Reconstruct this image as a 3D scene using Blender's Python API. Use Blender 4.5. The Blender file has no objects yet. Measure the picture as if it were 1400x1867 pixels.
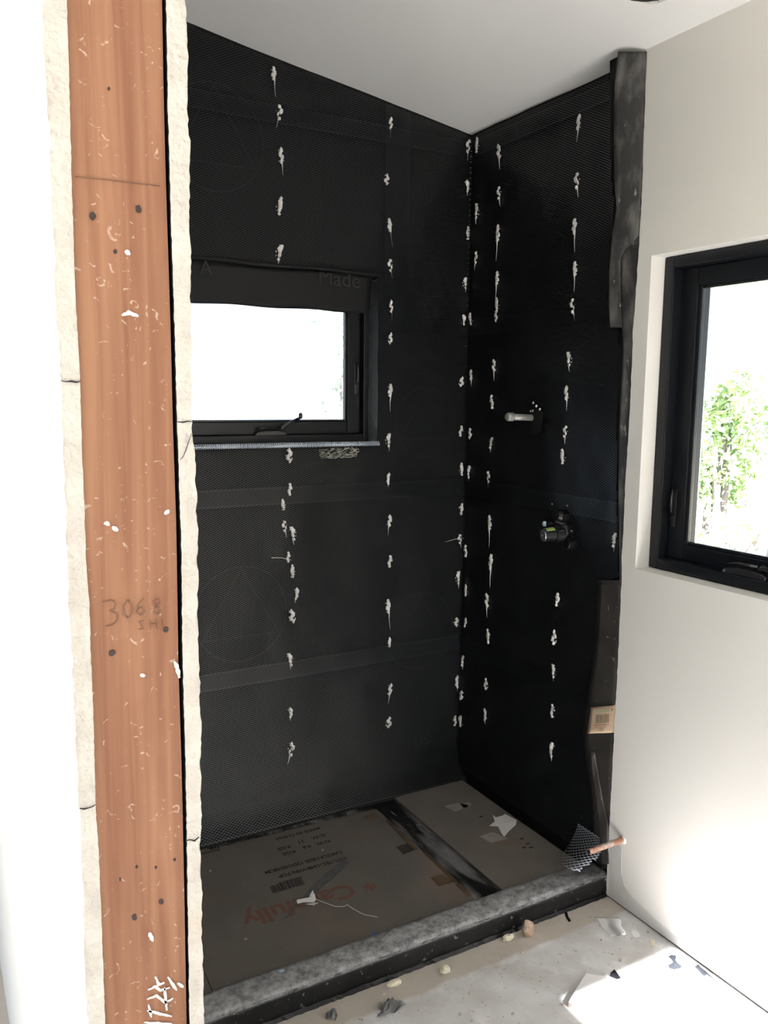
import bpy, bmesh, math, random
import numpy as np
from mathutils import Vector, Matrix
random.seed(7); RNG = np.random.default_rng(7)
SC = bpy.context.scene; COL = SC.collection

# ------------------------------------------------------------------ camera
CAM_H = 1.52; F_PX = 1511.0; YAW, PITCH, ROLL = math.radians(29.419), math.radians(7.890), math.radians(-0.581)
def cam_axes():
    fwd = np.array([math.sin(YAW)*math.cos(PITCH), math.cos(YAW)*math.cos(PITCH), -math.sin(PITCH)])
    right = np.array([math.cos(YAW), -math.sin(YAW), 0]); down = np.cross(fwd, right)
    r = math.cos(ROLL)*right + math.sin(ROLL)*down; d = -math.sin(ROLL)*right + math.cos(ROLL)*down
    return np.array([r, d, fwd])
AX = cam_axes(); CPOS = np.array([0, 0, CAM_H])
cam = bpy.data.cameras.new('camera'); co = bpy.data.objects.new('camera', cam); COL.objects.link(co)
m = Matrix.Identity(4)
for i in range(3):
    m[i][0] = AX[0][i]; m[i][1] = -AX[1][i]; m[i][2] = -AX[2][i]; m[i][3] = CPOS[i]
co.matrix_world = m
cam.sensor_fit = 'VERTICAL'; cam.sensor_height = 36; cam.sensor_width = 27; cam.lens = F_PX/1867*36; cam.clip_start = 0.02
SC.camera = co

# ------------------------------------------------------------------ light
SC.view_settings.view_transform = 'Standard'; SC.view_settings.look = 'None'; SC.view_settings.gamma = 1
SC.view_settings.use_curve_mapping = False
SC.view_settings.exposure = 0.31
w = bpy.data.worlds.new('sky'); SC.world = w; w.use_nodes = True
nt = w.node_tree; bg = nt.nodes['Background']
tc = nt.nodes.new('ShaderNodeTexCoord'); sx = nt.nodes.new('ShaderNodeSeparateXYZ'); rp = nt.nodes.new('ShaderNodeValToRGB')
nt.links.new(tc.outputs['Generated'], sx.inputs[0]); nt.links.new(sx.outputs['Z'], rp.inputs[0]); nt.links.new(rp.outputs[0], bg.inputs[0])
rp.color_ramp.elements[0].position = 0.0; rp.color_ramp.elements[0].color = (0.82, 0.91, 1.0, 1)
rp.color_ramp.elements[1].position = 0.9; rp.color_ramp.elements[1].color = (0.55, 0.74, 1.0, 1)
bg.inputs[1].default_value = 1.9
sun = bpy.data.lights.new('sun', 'SUN'); so = bpy.data.objects.new('sun', sun); COL.objects.link(so)
sun.energy = 62.0; sun.angle = math.radians(0.6); sun.color = (1.0, 0.98, 0.955)
SUN_DIR = Vector((-0.004, 1.0, -0.676))                       # through the rear wall opening behind the viewer, down onto the floor
so.rotation_euler = (-SUN_DIR).to_track_quat('Z', 'Y').to_euler(); so.location = (0, -6, 6)

# ------------------------------------------------------------------ key planes (metres)
XW = 1.774          # painted face of the right wall
XL = 1.788          # face of the shower's right wall behind the lath
YB = 2.561          # back wall
CEIL0, CEIL_S = 2.452, 0.1519
def ceil_z(x): return CEIL0 + CEIL_S*(XL - x)
def at(axis, val, px, py):
    d = AX.T @ np.array([(px-700)/F_PX, (py-933.5)/F_PX, 1.0]); t = (val-CPOS[axis])/d[axis]; return CPOS + d*t
def at_ceil(px, py):
    d = AX.T @ np.array([(px-700)/F_PX, (py-933.5)/F_PX, 1.0]); t = (ceil_z(0)-CPOS[2])/(d[2]+CEIL_S*d[0]); return CPOS + d*t

# ------------------------------------------------------------------ helpers
def nd(t, typ, **kw):
    n = t.nodes.new(typ)
    for k, v in kw.items(): setattr(n, k, v)
    return n
def mat(name, col, rough=0.7, var=None, scale=6.0, detail=5.0, bump=0.0, bscale=60.0, metal=0.0, spec=0.5, fac=(0.35, 0.65), stretch=None, spots=None, spread=0.5):
    """principled material; var = second colour mixed by noise; spots = list of (colour, scale, lo, hi)"""
    M = bpy.data.materials.new(name); M.use_nodes = True; t = M.node_tree; b = t.nodes['Principled BSDF']
    b.inputs['Roughness'].default_value = rough; b.inputs['Metallic'].default_value = metal; b.inputs['Specular IOR Level'].default_value = spec
    b.inputs['Base Color'].default_value = (*col, 1)
    tcn = nd(t, 'ShaderNodeTexCoord'); src = tcn.outputs['Object']
    if stretch:
        mp = nd(t, 'ShaderNodeMapping'); mp.inputs['Scale'].default_value = stretch; t.links.new(src, mp.inputs[0]); src = mp.outputs[0]
    cur = None
    def mixin(c2, sc, lo, hi, det):
        nonlocal cur
        n = nd(t, 'ShaderNodeTexNoise'); n.inputs['Scale'].default_value = sc; n.inputs['Detail'].default_value = det; t.links.new(src, n.inputs[0])
        mr = nd(t, 'ShaderNodeMapRange'); mr.inputs[1].default_value = lo; mr.inputs[2].default_value = hi; t.links.new(n.outputs[0], mr.inputs[0])
        mx = nd(t, 'ShaderNodeMix', data_type='RGBA'); t.links.new(mr.outputs[0], mx.inputs[0])
        if cur is None: mx.inputs[6].default_value = (*col, 1)
        else: t.links.new(cur, mx.inputs[6])
        mx.inputs[7].default_value = (*c2, 1); cur = mx.outputs[2]
    if var: mixin(var, scale, fac[0], fac[1], detail)
    for s in (spots or []): mixin(s[0], s[1], s[2], s[3], s[4] if len(s) > 4 else 3.0)
    if cur is not None: t.links.new(cur, b.inputs['Base Color'])
    if bump:
        n = nd(t, 'ShaderNodeTexNoise'); n.inputs['Scale'].default_value = bscale; n.inputs['Detail'].default_value = 6; t.links.new(src, n.inputs[0])
        bp = nd(t, 'ShaderNodeBump'); bp.inputs['Strength'].default_value = bump; bp.inputs['Distance'].default_value = 0.01
        t.links.new(n.outputs[0], bp.inputs['Height']); t.links.new(bp.outputs[0], b.inputs['Normal'])
    return M
def last_color(M):
    t = M.node_tree; b = t.nodes['Principled BSDF']; l = b.inputs['Base Color'].links
    return t, b, (l[0].from_socket if l else None)

class MB:
    def __init__(s): s.v = []; s.f = []
    def add(s, vs, fs):
        o = len(s.v); s.v += [tuple(map(float, p)) for p in vs]; s.f += [tuple(i+o for i in f) for f in fs]; return s
    def box(s, a, b):
        x0, y0, z0 = a; x1, y1, z1 = b
        return s.add([(x0,y0,z0),(x1,y0,z0),(x1,y1,z0),(x0,y1,z0),(x0,y0,z1),(x1,y0,z1),(x1,y1,z1),(x0,y1,z1)],
                     [(0,3,2,1),(4,5,6,7),(0,1,5,4),(1,2,6,5),(2,3,7,6),(3,0,4,7)])
    def obox(s, c, ax, ay, az, hx, hy, hz):
        c = np.array(c); A = [np.array(a, float)/np.linalg.norm(a) for a in (ax, ay, az)]
        vs = [c + A[0]*hx*i + A[1]*hy*j + A[2]*hz*k for k in (-1,1) for j in (-1,1) for i in (-1,1)]
        return s.add(vs, [(0,2,3,1),(4,5,7,6),(0,1,5,4),(1,3,7,5),(3,2,6,7),(2,0,4,6)])
    def tube(s, path, r, n=10, cap=True):
        P = [np.array(p, float) for p in path]; rs = r if hasattr(r, '__len__') else [r]*len(P); rings = []
        up = np.array([0.123, 0.3, 1.0])
        for i, p in enumerate(P):
            d = P[min(i+1, len(P)-1)] - P[max(i-1, 0)]; d /= np.linalg.norm(d)
            a = np.cross(d, up); a /= np.linalg.norm(a); b = np.cross(d, a)
            rings.append([p + rs[i]*(math.cos(2*math.pi*k/n)*a + math.sin(2*math.pi*k/n)*b) for k in range(n)])
        vs = [q for R in rings for q in R]; fs = []
        for i in range(len(P)-1):
            for k in range(n): fs.append((i*n+k, (i+1)*n+k, (i+1)*n+(k+1)%n, i*n+(k+1)%n))
        if cap: fs += [tuple(range(n)), tuple(reversed(range((len(P)-1)*n, len(P)*n)))]
        return s.add(vs, fs)
    def grid(s, fn, nu, nv, flip=False):
        vs = [fn(i/nu, j/nv) for j in range(nv+1) for i in range(nu+1)]; W = nu+1; fs = []
        for j in range(nv):
            for i in range(nu):
                q = (j*W+i, j*W+i+1, (j+1)*W+i+1, (j+1)*W+i); fs.append(tuple(reversed(q)) if flip else q)
        return s.add(vs, fs)
    def prism(s, poly, d):
        """poly: 3D points (planar), d: extrusion vector"""
        n = len(poly); P = [np.array(p, float) for p in poly]; d = np.array(d, float)
        return s.add(P + [p+d for p in P], [tuple(reversed(range(n))), tuple(range(n, 2*n))] + [(i, (i+1)%n, n+(i+1)%n, n+i) for i in range(n)])
    def rock(s, c, r, sub=1, rough=0.25, flat=None, seed=None):
        bm = bmesh.new(); bmesh.ops.create_icosphere(bm, subdivisions=sub, radius=1); rr = random.Random(seed if seed is not None else random.random())
        vs = []
        for v in bm.verts:
            k = 1 + rr.uniform(-rough, rough); p = np.array(v.co)*k*np.array(r) + np.array(c)
            if flat is not None: p[2] = max(p[2], flat)
            vs.append(p)
        fs = [tuple(x.index for x in f.verts) for f in bm.faces]; bm.free(); return s.add(vs, fs)
    def obj(s, name, material, parent=None, smooth=False, bevel=0, solid=0, sub=0):
        me = bpy.data.meshes.new(name)
        off = np.array(world_loc(parent)) if parent else np.zeros(3)
        me.from_pydata([tuple(np.array(p)-off) for p in s.v], [], s.f); me.update()
        bm = bmesh.new(); bm.from_mesh(me); bmesh.ops.recalc_face_normals(bm, faces=bm.faces); bm.to_mesh(me); bm.free()
        return link(name, me, material, parent, smooth, bevel, solid, sub)
def world_loc(o):
    l = Vector((0, 0, 0))
    while o is not None: l += o.location; o = o.parent
    return l
def link(name, me, material, parent=None, smooth=False, bevel=0, solid=0, sub=0):
    o = bpy.data.objects.new(name, me); COL.objects.link(o)
    if material: me.materials.append(material)
    if parent: o.parent = parent
    if smooth: me.shade_smooth()
    if solid:
        md = o.modifiers.new('thickness', 'SOLIDIFY'); md.thickness = solid; md.offset = 0
    if bevel:
        md = o.modifiers.new('bevel', 'BEVEL'); md.width = bevel; md.segments = 2; md.limit_method = 'ANGLE'
    if sub:
        md = o.modifiers.new('sub', 'SUBSURF'); md.levels = sub; md.render_levels = sub
    return o
def thing(name, label, cat, loc, group=None):
    o = bpy.data.objects.new(name, None); COL.objects.link(o); o.location = loc; o.empty_display_size = 0.05
    o['label'] = label; o['category'] = cat
    if group: o['group'] = group
    return o
def tag(o, label, cat, group=None):
    o['label'] = label; o['category'] = cat
    if group: o['group'] = group
    return o
def struct(o): o['kind'] = 'structure'; return o
def stuff(o): o['kind'] = 'stuff'; return o
def text(name, body, size, origin, right, up, material, parent, align='LEFT', extrude=0.00025, spacing=1.0, bold=0.0):
    cu = bpy.data.curves.new(name, 'FONT'); cu.body = body; cu.size = size; cu.extrude = extrude; cu.align_x = align; cu.resolution_u = 3; cu.space_character = spacing; cu.offset = bold
    to = bpy.data.objects.new('tmp', cu); COL.objects.link(to)
    dg = bpy.context.evaluated_depsgraph_get(); me = bpy.data.meshes.new_from_object(to.evaluated_get(dg)); bpy.data.objects.remove(to); bpy.data.curves.remove(cu)
    r = Vector(right).normalized(); u = Vector(up).normalized(); n = r.cross(u); off = world_loc(parent)
    M4 = Matrix(((r.x, u.x, n.x, origin[0]-off.x), (r.y, u.y, n.y, origin[1]-off.y), (r.z, u.z, n.z, origin[2]-off.z), (0, 0, 0, 1)))
    me.transform(M4); me.materials.clear(); me.name = name
    return link(name, me, material, parent)
def vnoise(x, y, seed=0):
    """smooth value noise, numpy arrays, period-free"""
    x = np.asarray(x, float); y = np.asarray(y, float); xi = np.floor(x).astype(int); yi = np.floor(y).astype(int); fx = x-xi; fy = y-yi
    def h(a, b):
        k = (a*374761393 + b*668265263 + seed*1442695041) & 0x7fffffff; k = ((k ^ (k >> 13))*1274126177) & 0x7fffffff; return (k & 0xffff)/65535.0
    fx = fx*fx*(3-2*fx); fy = fy*fy*(3-2*fy)
    return (h(xi, yi)*(1-fx)+h(xi+1, yi)*fx)*(1-fy) + (h(xi, yi+1)*(1-fx)+h(xi+1, yi+1)*fx)*fy - 0.5

# ------------------------------------------------------------------ materials
M_paint = mat('wall_paint', (0.78, 0.76, 0.725), 0.75, var=(0.755, 0.735, 0.70), scale=2, bump=0.03, bscale=180)
M_gypsum = mat('ceiling_white', (0.82, 0.81, 0.80), 0.85, var=(0.79, 0.78, 0.77), scale=2, bump=0.03, bscale=150)
M_gypcore = mat("gypsum_core", (0.57, 0.545, 0.51), 0.9, var=(0.49, 0.46, 0.425), scale=25, bump=0.6, bscale=130, spots=[((0.55, 0.5, 0.45), 9, 0.62, 0.75)])
M_greyband = mat('wall_grey', (0.62, 0.61, 0.60), 0.9, var=(0.57, 0.56, 0.55), scale=9, bump=0.05)
M_floor = mat('concrete', (0.74, 0.75, 0.775), 0.75, var=(0.58, 0.565, 0.555), scale=7, detail=10, bump=0.2, bscale=45,
              spots=[((0.80, 0.80, 0.81), 13, 0.55, 0.72, 8.0), ((0.42, 0.36, 0.32), 42, 0.655, 0.74, 5.0)])
M_felt = mat('black_paper', (0.0065, 0.0066, 0.0075), 0.6, var=(0.010, 0.010, 0.011), scale=4, bump=0.25, bscale=9, spec=0.2)
M_feltdust = mat('dusty_felt', (0.028, 0.027, 0.027), 0.85, var=(0.135, 0.132, 0.128), scale=21, detail=9, fac=(0.46, 0.70), bump=0.1, bscale=40, stretch=(1, 1, 0.45),
                 spots=[((0.22, 0.22, 0.215), 60, 0.66, 0.72)])
M_feltbrown = mat('brown_felt', (0.060, 0.054, 0.050), 0.5, var=(0.035, 0.032, 0.031), scale=8, bump=0.08, bscale=30, spots=[((0.40, 0.38, 0.36), 55, 0.68, 0.73, 6.0)])
M_lath = mat('black_lath', (0.013, 0.0148, 0.0175), 0.33, spec=0.62)
M_litlath = mat('lit_lath', (0.50, 0.55, 0.62), 0.42, metal=0.7, spec=0.7)  # black mesh again, with sky light put into a brighter blue colour
M_print = mat('paper_print', (0.027, 0.027, 0.028), 0.7, spec=0.3)
M_mortar = mat('white_plaster', (0.74, 0.73, 0.72), 0.9, var=(0.62, 0.61, 0.60), scale=90, bump=0.3, bscale=200)
M_frame = mat('black_aluminium', (0.0060, 0.0072, 0.0105), 0.36, spec=0.38, bump=0.01)
M_bead = mat('gasket', (0.02, 0.022, 0.026), 0.25)
M_handle = mat('handle_metal', (0.02, 0.02, 0.023), 0.22, metal=0.0, spec=0.8)
M_galv = mat('galvanised', (0.42, 0.42, 0.40), 0.5, var=(0.32, 0.32, 0.30), scale=60, metal=0.6)
M_rubber = mat('black_plastic', (0.006, 0.006, 0.007), 0.38, bump=0.1, bscale=80, spec=.35)
M_brasscap = mat('grey_steel', (0.25, 0.26, 0.27), 0.35, metal=0.8)
M_green = mat('green_sticker', (0.33, 0.46, 0.12), 0.6)
M_blue = mat('light_blue_plastic', (0.45, 0.68, 0.85), 0.5)
M_copper = mat('copper', (0.48, 0.24, 0.16), 0.45, var=(0.58, 0.52, 0.48), scale=45, metal=0.6, fac=(0.45, 0.6))
M_card = mat('cardboard', (0.168, 0.152, 0.134), 0.9, var=(0.140, 0.130, 0.117), scale=5, detail=8, bump=0.06, bscale=50,
             spots=[((0.195, 0.15, 0.125), 3.1, 0.55, 0.75), ((0.26, 0.24, 0.22), 90, 0.70, 0.76)])
M_card2 = mat('cardboard_grey', (0.165, 0.150, 0.132), 0.9, var=(0.195, 0.178, 0.158), scale=6, detail=8, bump=0.06, bscale=50, spots=[((0.19, 0.13, 0.10), 4.3, 0.58, 0.72)])
M_tape = mat('brown_tape', (0.145, 0.095, 0.055), 0.45, var=(0.11, 0.075, 0.05), scale=20)
M_tapedark = mat('dark_print', (0.045, 0.04, 0.035), 0.8)
M_clear = mat('pale_tape', (0.36, 0.34, 0.31), 0.5, var=(0.30, 0.28, 0.25), scale=30)
M_ink = mat('box_ink', (0.018, 0.017, 0.017), 0.9)
M_red = mat('red_marker', (0.185, 0.090, 0.068), 0.9)
M_memb = mat('pan_membrane', (0.014, 0.014, 0.015), 0.45, var=(0.24, 0.24, 0.245), scale=14, detail=9, fac=(0.45, 0.66), bump=0.1, bscale=60, stretch=(1.5, 0.35, 1),
             spots=[((0.32, 0.32, 0.33), 50, 0.66, 0.72)])
M_papw = mat('white_paper', (0.84, 0.84, 0.85), 0.85)
M_foam = mat('cream_foam', (0.78, 0.73, 0.58), 0.9, bump=0.4, bscale=120)
M_brick = mat('orange_brick', (0.46, 0.25, 0.16), 0.9, var=(0.55, 0.45, 0.37), scale=25, bump=0.5, bscale=70)
M_string = mat('white_string', (0.62, 0.60, 0.56), 0.8)
M_strip = mat('grey_felt_strip', (0.11, 0.115, 0.12), 0.8, var=(0.075, 0.08, 0.085), scale=60)
M_bluep = mat('blue_plastic', (0.06, 0.15, 0.36), 0.5)
M_bluegrey = mat('slate_felt', (0.022, 0.026, 0.034), 0.9, var=(0.030, 0.034, 0.042), scale=30, spec=.15)
M_label = mat('tan_label', (0.72, 0.52, 0.36), 0.7, var=(0.66, 0.50, 0.34), scale=14)
M_labelink = mat('label_ink', (0.22, 0.17, 0.13), 0.8); M_labelred = mat('label_red', (0.55, 0.16, 0.13), 0.8); M_labelhead = mat('label_green_grey', (0.46, 0.40, 0.27), 0.8)
M_scrapedge = mat('gypsum_scrap_edge', (0.45, 0.38, 0.36), 0.9)
M_can = mat('can_metal', (0.02, 0.02, 0.022), 0.5, metal=0.0)
M_dirt = mat('crumb', (0.50, 0.46, 0.40), 0.95)
M_dark = mat('dark_gap', (0.02, 0.018, 0.017), 0.9)
M_ground = mat('outside_ground', (0.55, 0.50, 0.40), 0.95, var=(0.45, 0.42, 0.33), scale=3)
M_leaf = mat('green_leaf', (0.20, 0.34, 0.12), 0.6, var=(0.40, 0.50, 0.25), scale=2)
M_leafy = mat('yellow_leaf', (0.60, 0.58, 0.34), 0.7); M_twig = mat('grey_twig', (0.22, 0.20, 0.20), 0.9)
M_nail = mat('nail_head', (0.035, 0.022, 0.02), 0.7); M_pencil = mat('pencil_mark', (0.17, 0.085, 0.055), 0.8)

# curb membrane: black sides, dusty light grey on the trodden top
M_curb = mat('curb_membrane', (0.006, 0.006, 0.007), 0.45, var=(0.014, 0.014, 0.015), scale=12, bump=0.18, bscale=45, spec=.28)
t, b, c = last_color(M_curb)
geo = nd(t, 'ShaderNodeNewGeometry'); tcn = nd(t, 'ShaderNodeTexCoord'); sp = nd(t, 'ShaderNodeSeparateXYZ'); t.links.new(tcn.outputs['Object'], sp.inputs[0])
n1 = nd(t, 'ShaderNodeTexNoise'); n1.inputs['Scale'].default_value = 34; n1.inputs['Detail'].default_value = 12; n1.inputs['Roughness'].default_value = 0.78; t.links.new(tcn.outputs['Object'], n1.inputs[0])
zz = nd(t, 'ShaderNodeMapRange'); zz.inputs[1].default_value = 0.058; zz.inputs[2].default_value = 0.072; t.links.new(sp.outputs['Z'], zz.inputs[0])   # wear is on the top only
nn = nd(t, 'ShaderNodeMapRange'); nn.inputs[1].default_value = 0.36; nn.inputs[2].default_value = 0.64; nn.inputs[3].default_value = 0.18; t.links.new(n1.outputs[0], nn.inputs[0])
xx = nd(t, 'ShaderNodeMapRange'); xx.inputs[1].default_value = 0.50; xx.inputs[2].default_value = 0.78; xx.inputs[3].default_value = 1.0; xx.inputs[4].default_value = 0.22; t.links.new(sp.outputs['X'], xx.inputs[0])
mA = nd(t, 'ShaderNodeMath', operation='MULTIPLY'); t.links.new(zz.outputs[0], mA.inputs[0]); t.links.new(nn.outputs[0], mA.inputs[1])
mB = nd(t, 'ShaderNodeMath', operation='MULTIPLY'); t.links.new(mA.outputs[0], mB.inputs[0]); t.links.new(xx.outputs[0], mB.inputs[1])
n2 = nd(t, 'ShaderNodeTexNoise'); n2.inputs['Scale'].default_value = 55; n2.inputs['Detail'].default_value = 8; t.links.new(tcn.outputs['Object'], n2.inputs[0])
sm = nd(t, 'ShaderNodeMapRange'); sm.inputs[1].default_value = 0.64; sm.inputs[2].default_value = 0.72; sm.inputs[4].default_value = 0.5; t.links.new(n2.outputs[0], sm.inputs[0])
mC = nd(t, 'ShaderNodeMath', operation='MAXIMUM'); t.links.new(mB.outputs[0], mC.inputs[0]); t.links.new(sm.outputs[0], mC.inputs[1])
mx = nd(t, 'ShaderNodeMix', data_type='RGBA'); t.links.new(mC.outputs[0], mx.inputs[0]); t.links.new(c, mx.inputs[6]); mx.inputs[7].default_value = (0.50, 0.51, 0.53, 1); t.links.new(mx.outputs[2], b.inputs['Base Color'])
mR = nd(t, 'ShaderNodeMapRange'); mR.inputs[3].default_value = 0.40; mR.inputs[4].default_value = 0.85; t.links.new(mC.outputs[0], mR.inputs[0]); t.links.new(mR.outputs[0], b.inputs['Roughness'])

# tan unscuffed band of concrete along the curb
t, b, c = last_color(M_floor); tcn = nd(t, 'ShaderNodeTexCoord'); sp = nd(t, 'ShaderNodeSeparateXYZ'); t.links.new(tcn.outputs['Object'], sp.inputs[0])
nz = nd(t, 'ShaderNodeTexNoise'); nz.inputs['Scale'].default_value = 9; t.links.new(tcn.outputs['Object'], nz.inputs[0])
ma = nd(t, 'ShaderNodeMath', operation='MULTIPLY_ADD'); t.links.new(nz.outputs[0], ma.inputs[0]); ma.inputs[1].default_value = 0.04; t.links.new(sp.outputs['Y'], ma.inputs[2])
mr = nd(t, 'ShaderNodeMapRange'); mr.inputs[1].default_value = 1.655; mr.inputs[2].default_value = 1.668; mr.inputs[4].default_value = 0.85; t.links.new(ma.outputs[0], mr.inputs[0])
mx = nd(t, 'ShaderNodeMix', data_type='RGBA'); t.links.new(mr.outputs[0], mx.inputs[0]); t.links.new(c, mx.inputs[6]); mx.inputs[7].default_value = (0.52, 0.465, 0.405, 1); t.links.new(mx.outputs[2], b.inputs['Base Color'])

# stud wood: vertical grain, knots of darker wood, plaster flecks, scraped plaster at the top
M_wood = bpy.data.materials.new('stud_wood'); M_wood.use_nodes = True; t = M_wood.node_tree; b = t.nodes['Principled BSDF']; b.inputs['Roughness'].default_value = 0.7
tcn = nd(t, 'ShaderNodeTexCoord'); mp = nd(t, 'ShaderNodeMapping'); mp.inputs['Scale'].default_value = (1, 1, 0.035); t.links.new(tcn.outputs['Object'], mp.inputs[0])
n1 = nd(t, 'ShaderNodeTexNoise'); n1.inputs['Scale'].default_value = 75; n1.inputs['Detail'].default_value = 5; n1.inputs['Distortion'].default_value = 0.6; t.links.new(mp.outputs[0], n1.inputs[0])
cr = nd(t, 'ShaderNodeValToRGB'); e = cr.color_ramp.elements; e[0].position = 0.30; e[0].color = (0.200, 0.080, 0.043, 1); e[1].position = 0.68; e[1].color = (0.310, 0.152, 0.085, 1)
t.links.new(n1.outputs[0], cr.inputs[0])
n3 = nd(t, 'ShaderNodeTexNoise'); n3.inputs['Scale'].default_value = 7; n3.inputs['Detail'].default_value = 4; t.links.new(tcn.outputs['Object'], n3.inputs[0])
mr = nd(t, 'ShaderNodeMapRange'); mr.inputs[1].default_value = 0.60; mr.inputs[2].default_value = 0.78; mr.inputs[4].default_value = 0.55; t.links.new(n3.outputs[0], mr.inputs[0])
mx = nd(t, 'ShaderNodeMix', data_type='RGBA'); t.links.new(mr.outputs[0], mx.inputs[0]); t.links.new(cr.outputs[0], mx.inputs[6]); mx.inputs[7].default_value = (0.21, 0.085, 0.05, 1)
n4 = nd(t, 'ShaderNodeTexNoise'); n4.inputs['Scale'].default_value = 95; n4.inputs['Detail'].default_value = 6; n4.inputs['Distortion'].default_value = 1.5; t.links.new(tcn.outputs['Object'], n4.inputs[0])
mr4 = nd(t, 'ShaderNodeMapRange'); mr4.inputs[1].default_value = 0.655; mr4.inputs[2].default_value = 0.70; mr4.inputs[4].default_value = 0.5; t.links.new(n4.outputs[0], mr4.inputs[0])
mx4 = nd(t, 'ShaderNodeMix', data_type='RGBA'); t.links.new(mr4.outputs[0], mx4.inputs[0]); t.links.new(mx.outputs[2], mx4.inputs[6]); mx4.inputs[7].default_value = (0.62, 0.50, 0.42, 1)
n5 = nd(t, 'ShaderNodeTexNoise'); n5.inputs['Scale'].default_value = 120; n5.inputs['Detail'].default_value = 6; mp5 = nd(t, 'ShaderNodeMapping'); mp5.inputs['Scale'].default_value = (1, 1, 0.16)
t.links.new(tcn.outputs['Object'], mp5.inputs[0]); t.links.new(mp5.outputs[0], n5.inputs[0])
sp = nd(t, 'ShaderNodeSeparateXYZ'); t.links.new(tcn.outputs['Object'], sp.inputs[0])
pz = at(1, 0.79, 250, 90)
def dist_mask(cx, cz, rx, rz):
    a = nd(t, 'ShaderNodeMath', operation='SUBTRACT'); t.links.new(sp.outputs['X'], a.inputs[0]); a.inputs[1].default_value = cx
    a2 = nd(t, 'ShaderNodeMath', operation='DIVIDE'); t.links.new(a.outputs[0], a2.inputs[0]); a2.inputs[1].default_value = rx
    c_ = nd(t, 'ShaderNodeMath', operation='SUBTRACT'); t.links.new(sp.outputs['Z'], c_.inputs[0]); c_.inputs[1].default_value = cz
    c2 = nd(t, 'ShaderNodeMath', operation='DIVIDE'); t.links.new(c_.outputs[0], c2.inputs[0]); c2.inputs[1].default_value = rz
    p1 = nd(t, 'ShaderNodeMath', operation='MULTIPLY'); t.links.new(a2.outputs[0], p1.inputs[0]); t.links.new(a2.outputs[0], p1.inputs[1])
    p2 = nd(t, 'ShaderNodeMath', operation='MULTIPLY_ADD'); t.links.new(c2.outputs[0], p2.inputs[0]); t.links.new(c2.outputs[0], p2.inputs[1]); t.links.new(p1.outputs[0], p2.inputs[2])
    return p2.outputs[0]
dm = dist_mask(pz[0], pz[2]+0.005, 0.028, 0.070)
ad = nd(t, 'ShaderNodeMath', operation='MULTIPLY_ADD'); t.links.new(dm, ad.inputs[0]); ad.inputs[1].default_value = -0.22; t.links.new(n5.outputs[0], ad.inputs[2])
mr5 = nd(t, 'ShaderNodeMapRange'); mr5.inputs[1].default_value = 0.30; mr5.inputs[2].default_value = 0.44; mr5.inputs[4].default_value = 0.85; t.links.new(ad.outputs[0], mr5.inputs[0])
mx5 = nd(t, 'ShaderNodeMix', data_type='RGBA'); t.links.new(mr5.outputs[0], mx5.inputs[0]); t.links.new(mx4.outputs[2], mx5.inputs[6]); mx5.inputs[7].default_value = (0.66, 0.57, 0.52, 1)
t.links.new(mx5.outputs[2], b.inputs['Base Color'])
bp = nd(t, 'ShaderNodeBump'); bp.inputs['Strength'].default_value = 0.25; bp.inputs['Distance'].default_value = 0.003; t.links.new(n1.outputs[0], bp.inputs['Height']); t.links.new(bp.outputs[0], b.inputs['Normal'])

# window glass: thin pane, mostly clear with a mirror share by angle
M_glass = bpy.data.materials.new('clear_glass'); M_glass.use_nodes = True; t = M_glass.node_tree; t.nodes.clear()
out = nd(t, 'ShaderNodeOutputMaterial'); tr = nd(t, 'ShaderNodeBsdfTransparent'); gl = nd(t, 'ShaderNodeBsdfGlossy'); gl.inputs['Roughness'].default_value = 0.02
fr = nd(t, 'ShaderNodeFresnel'); fr.inputs[0].default_value = 1.45; ms = nd(t, 'ShaderNodeMixShader'); tr.inputs[0].default_value = (0.95, 0.97, 0.97, 1)
t.links.new(fr.outputs[0], ms.inputs[0]); t.links.new(tr.outputs[0], ms.inputs[1]); t.links.new(gl.outputs[0], ms.inputs[2]); t.links.new(ms.outputs[0], out.inputs[0])

# ================================================================== STRUCTURE
RX0, RY0 = -1.9, -1.5        # far left and rear of the room
struct(MB().box((RX0-0.1, RY0-0.1, -0.12), (1.95, 2.75, 0)).obj('floor', M_floor))
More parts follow.
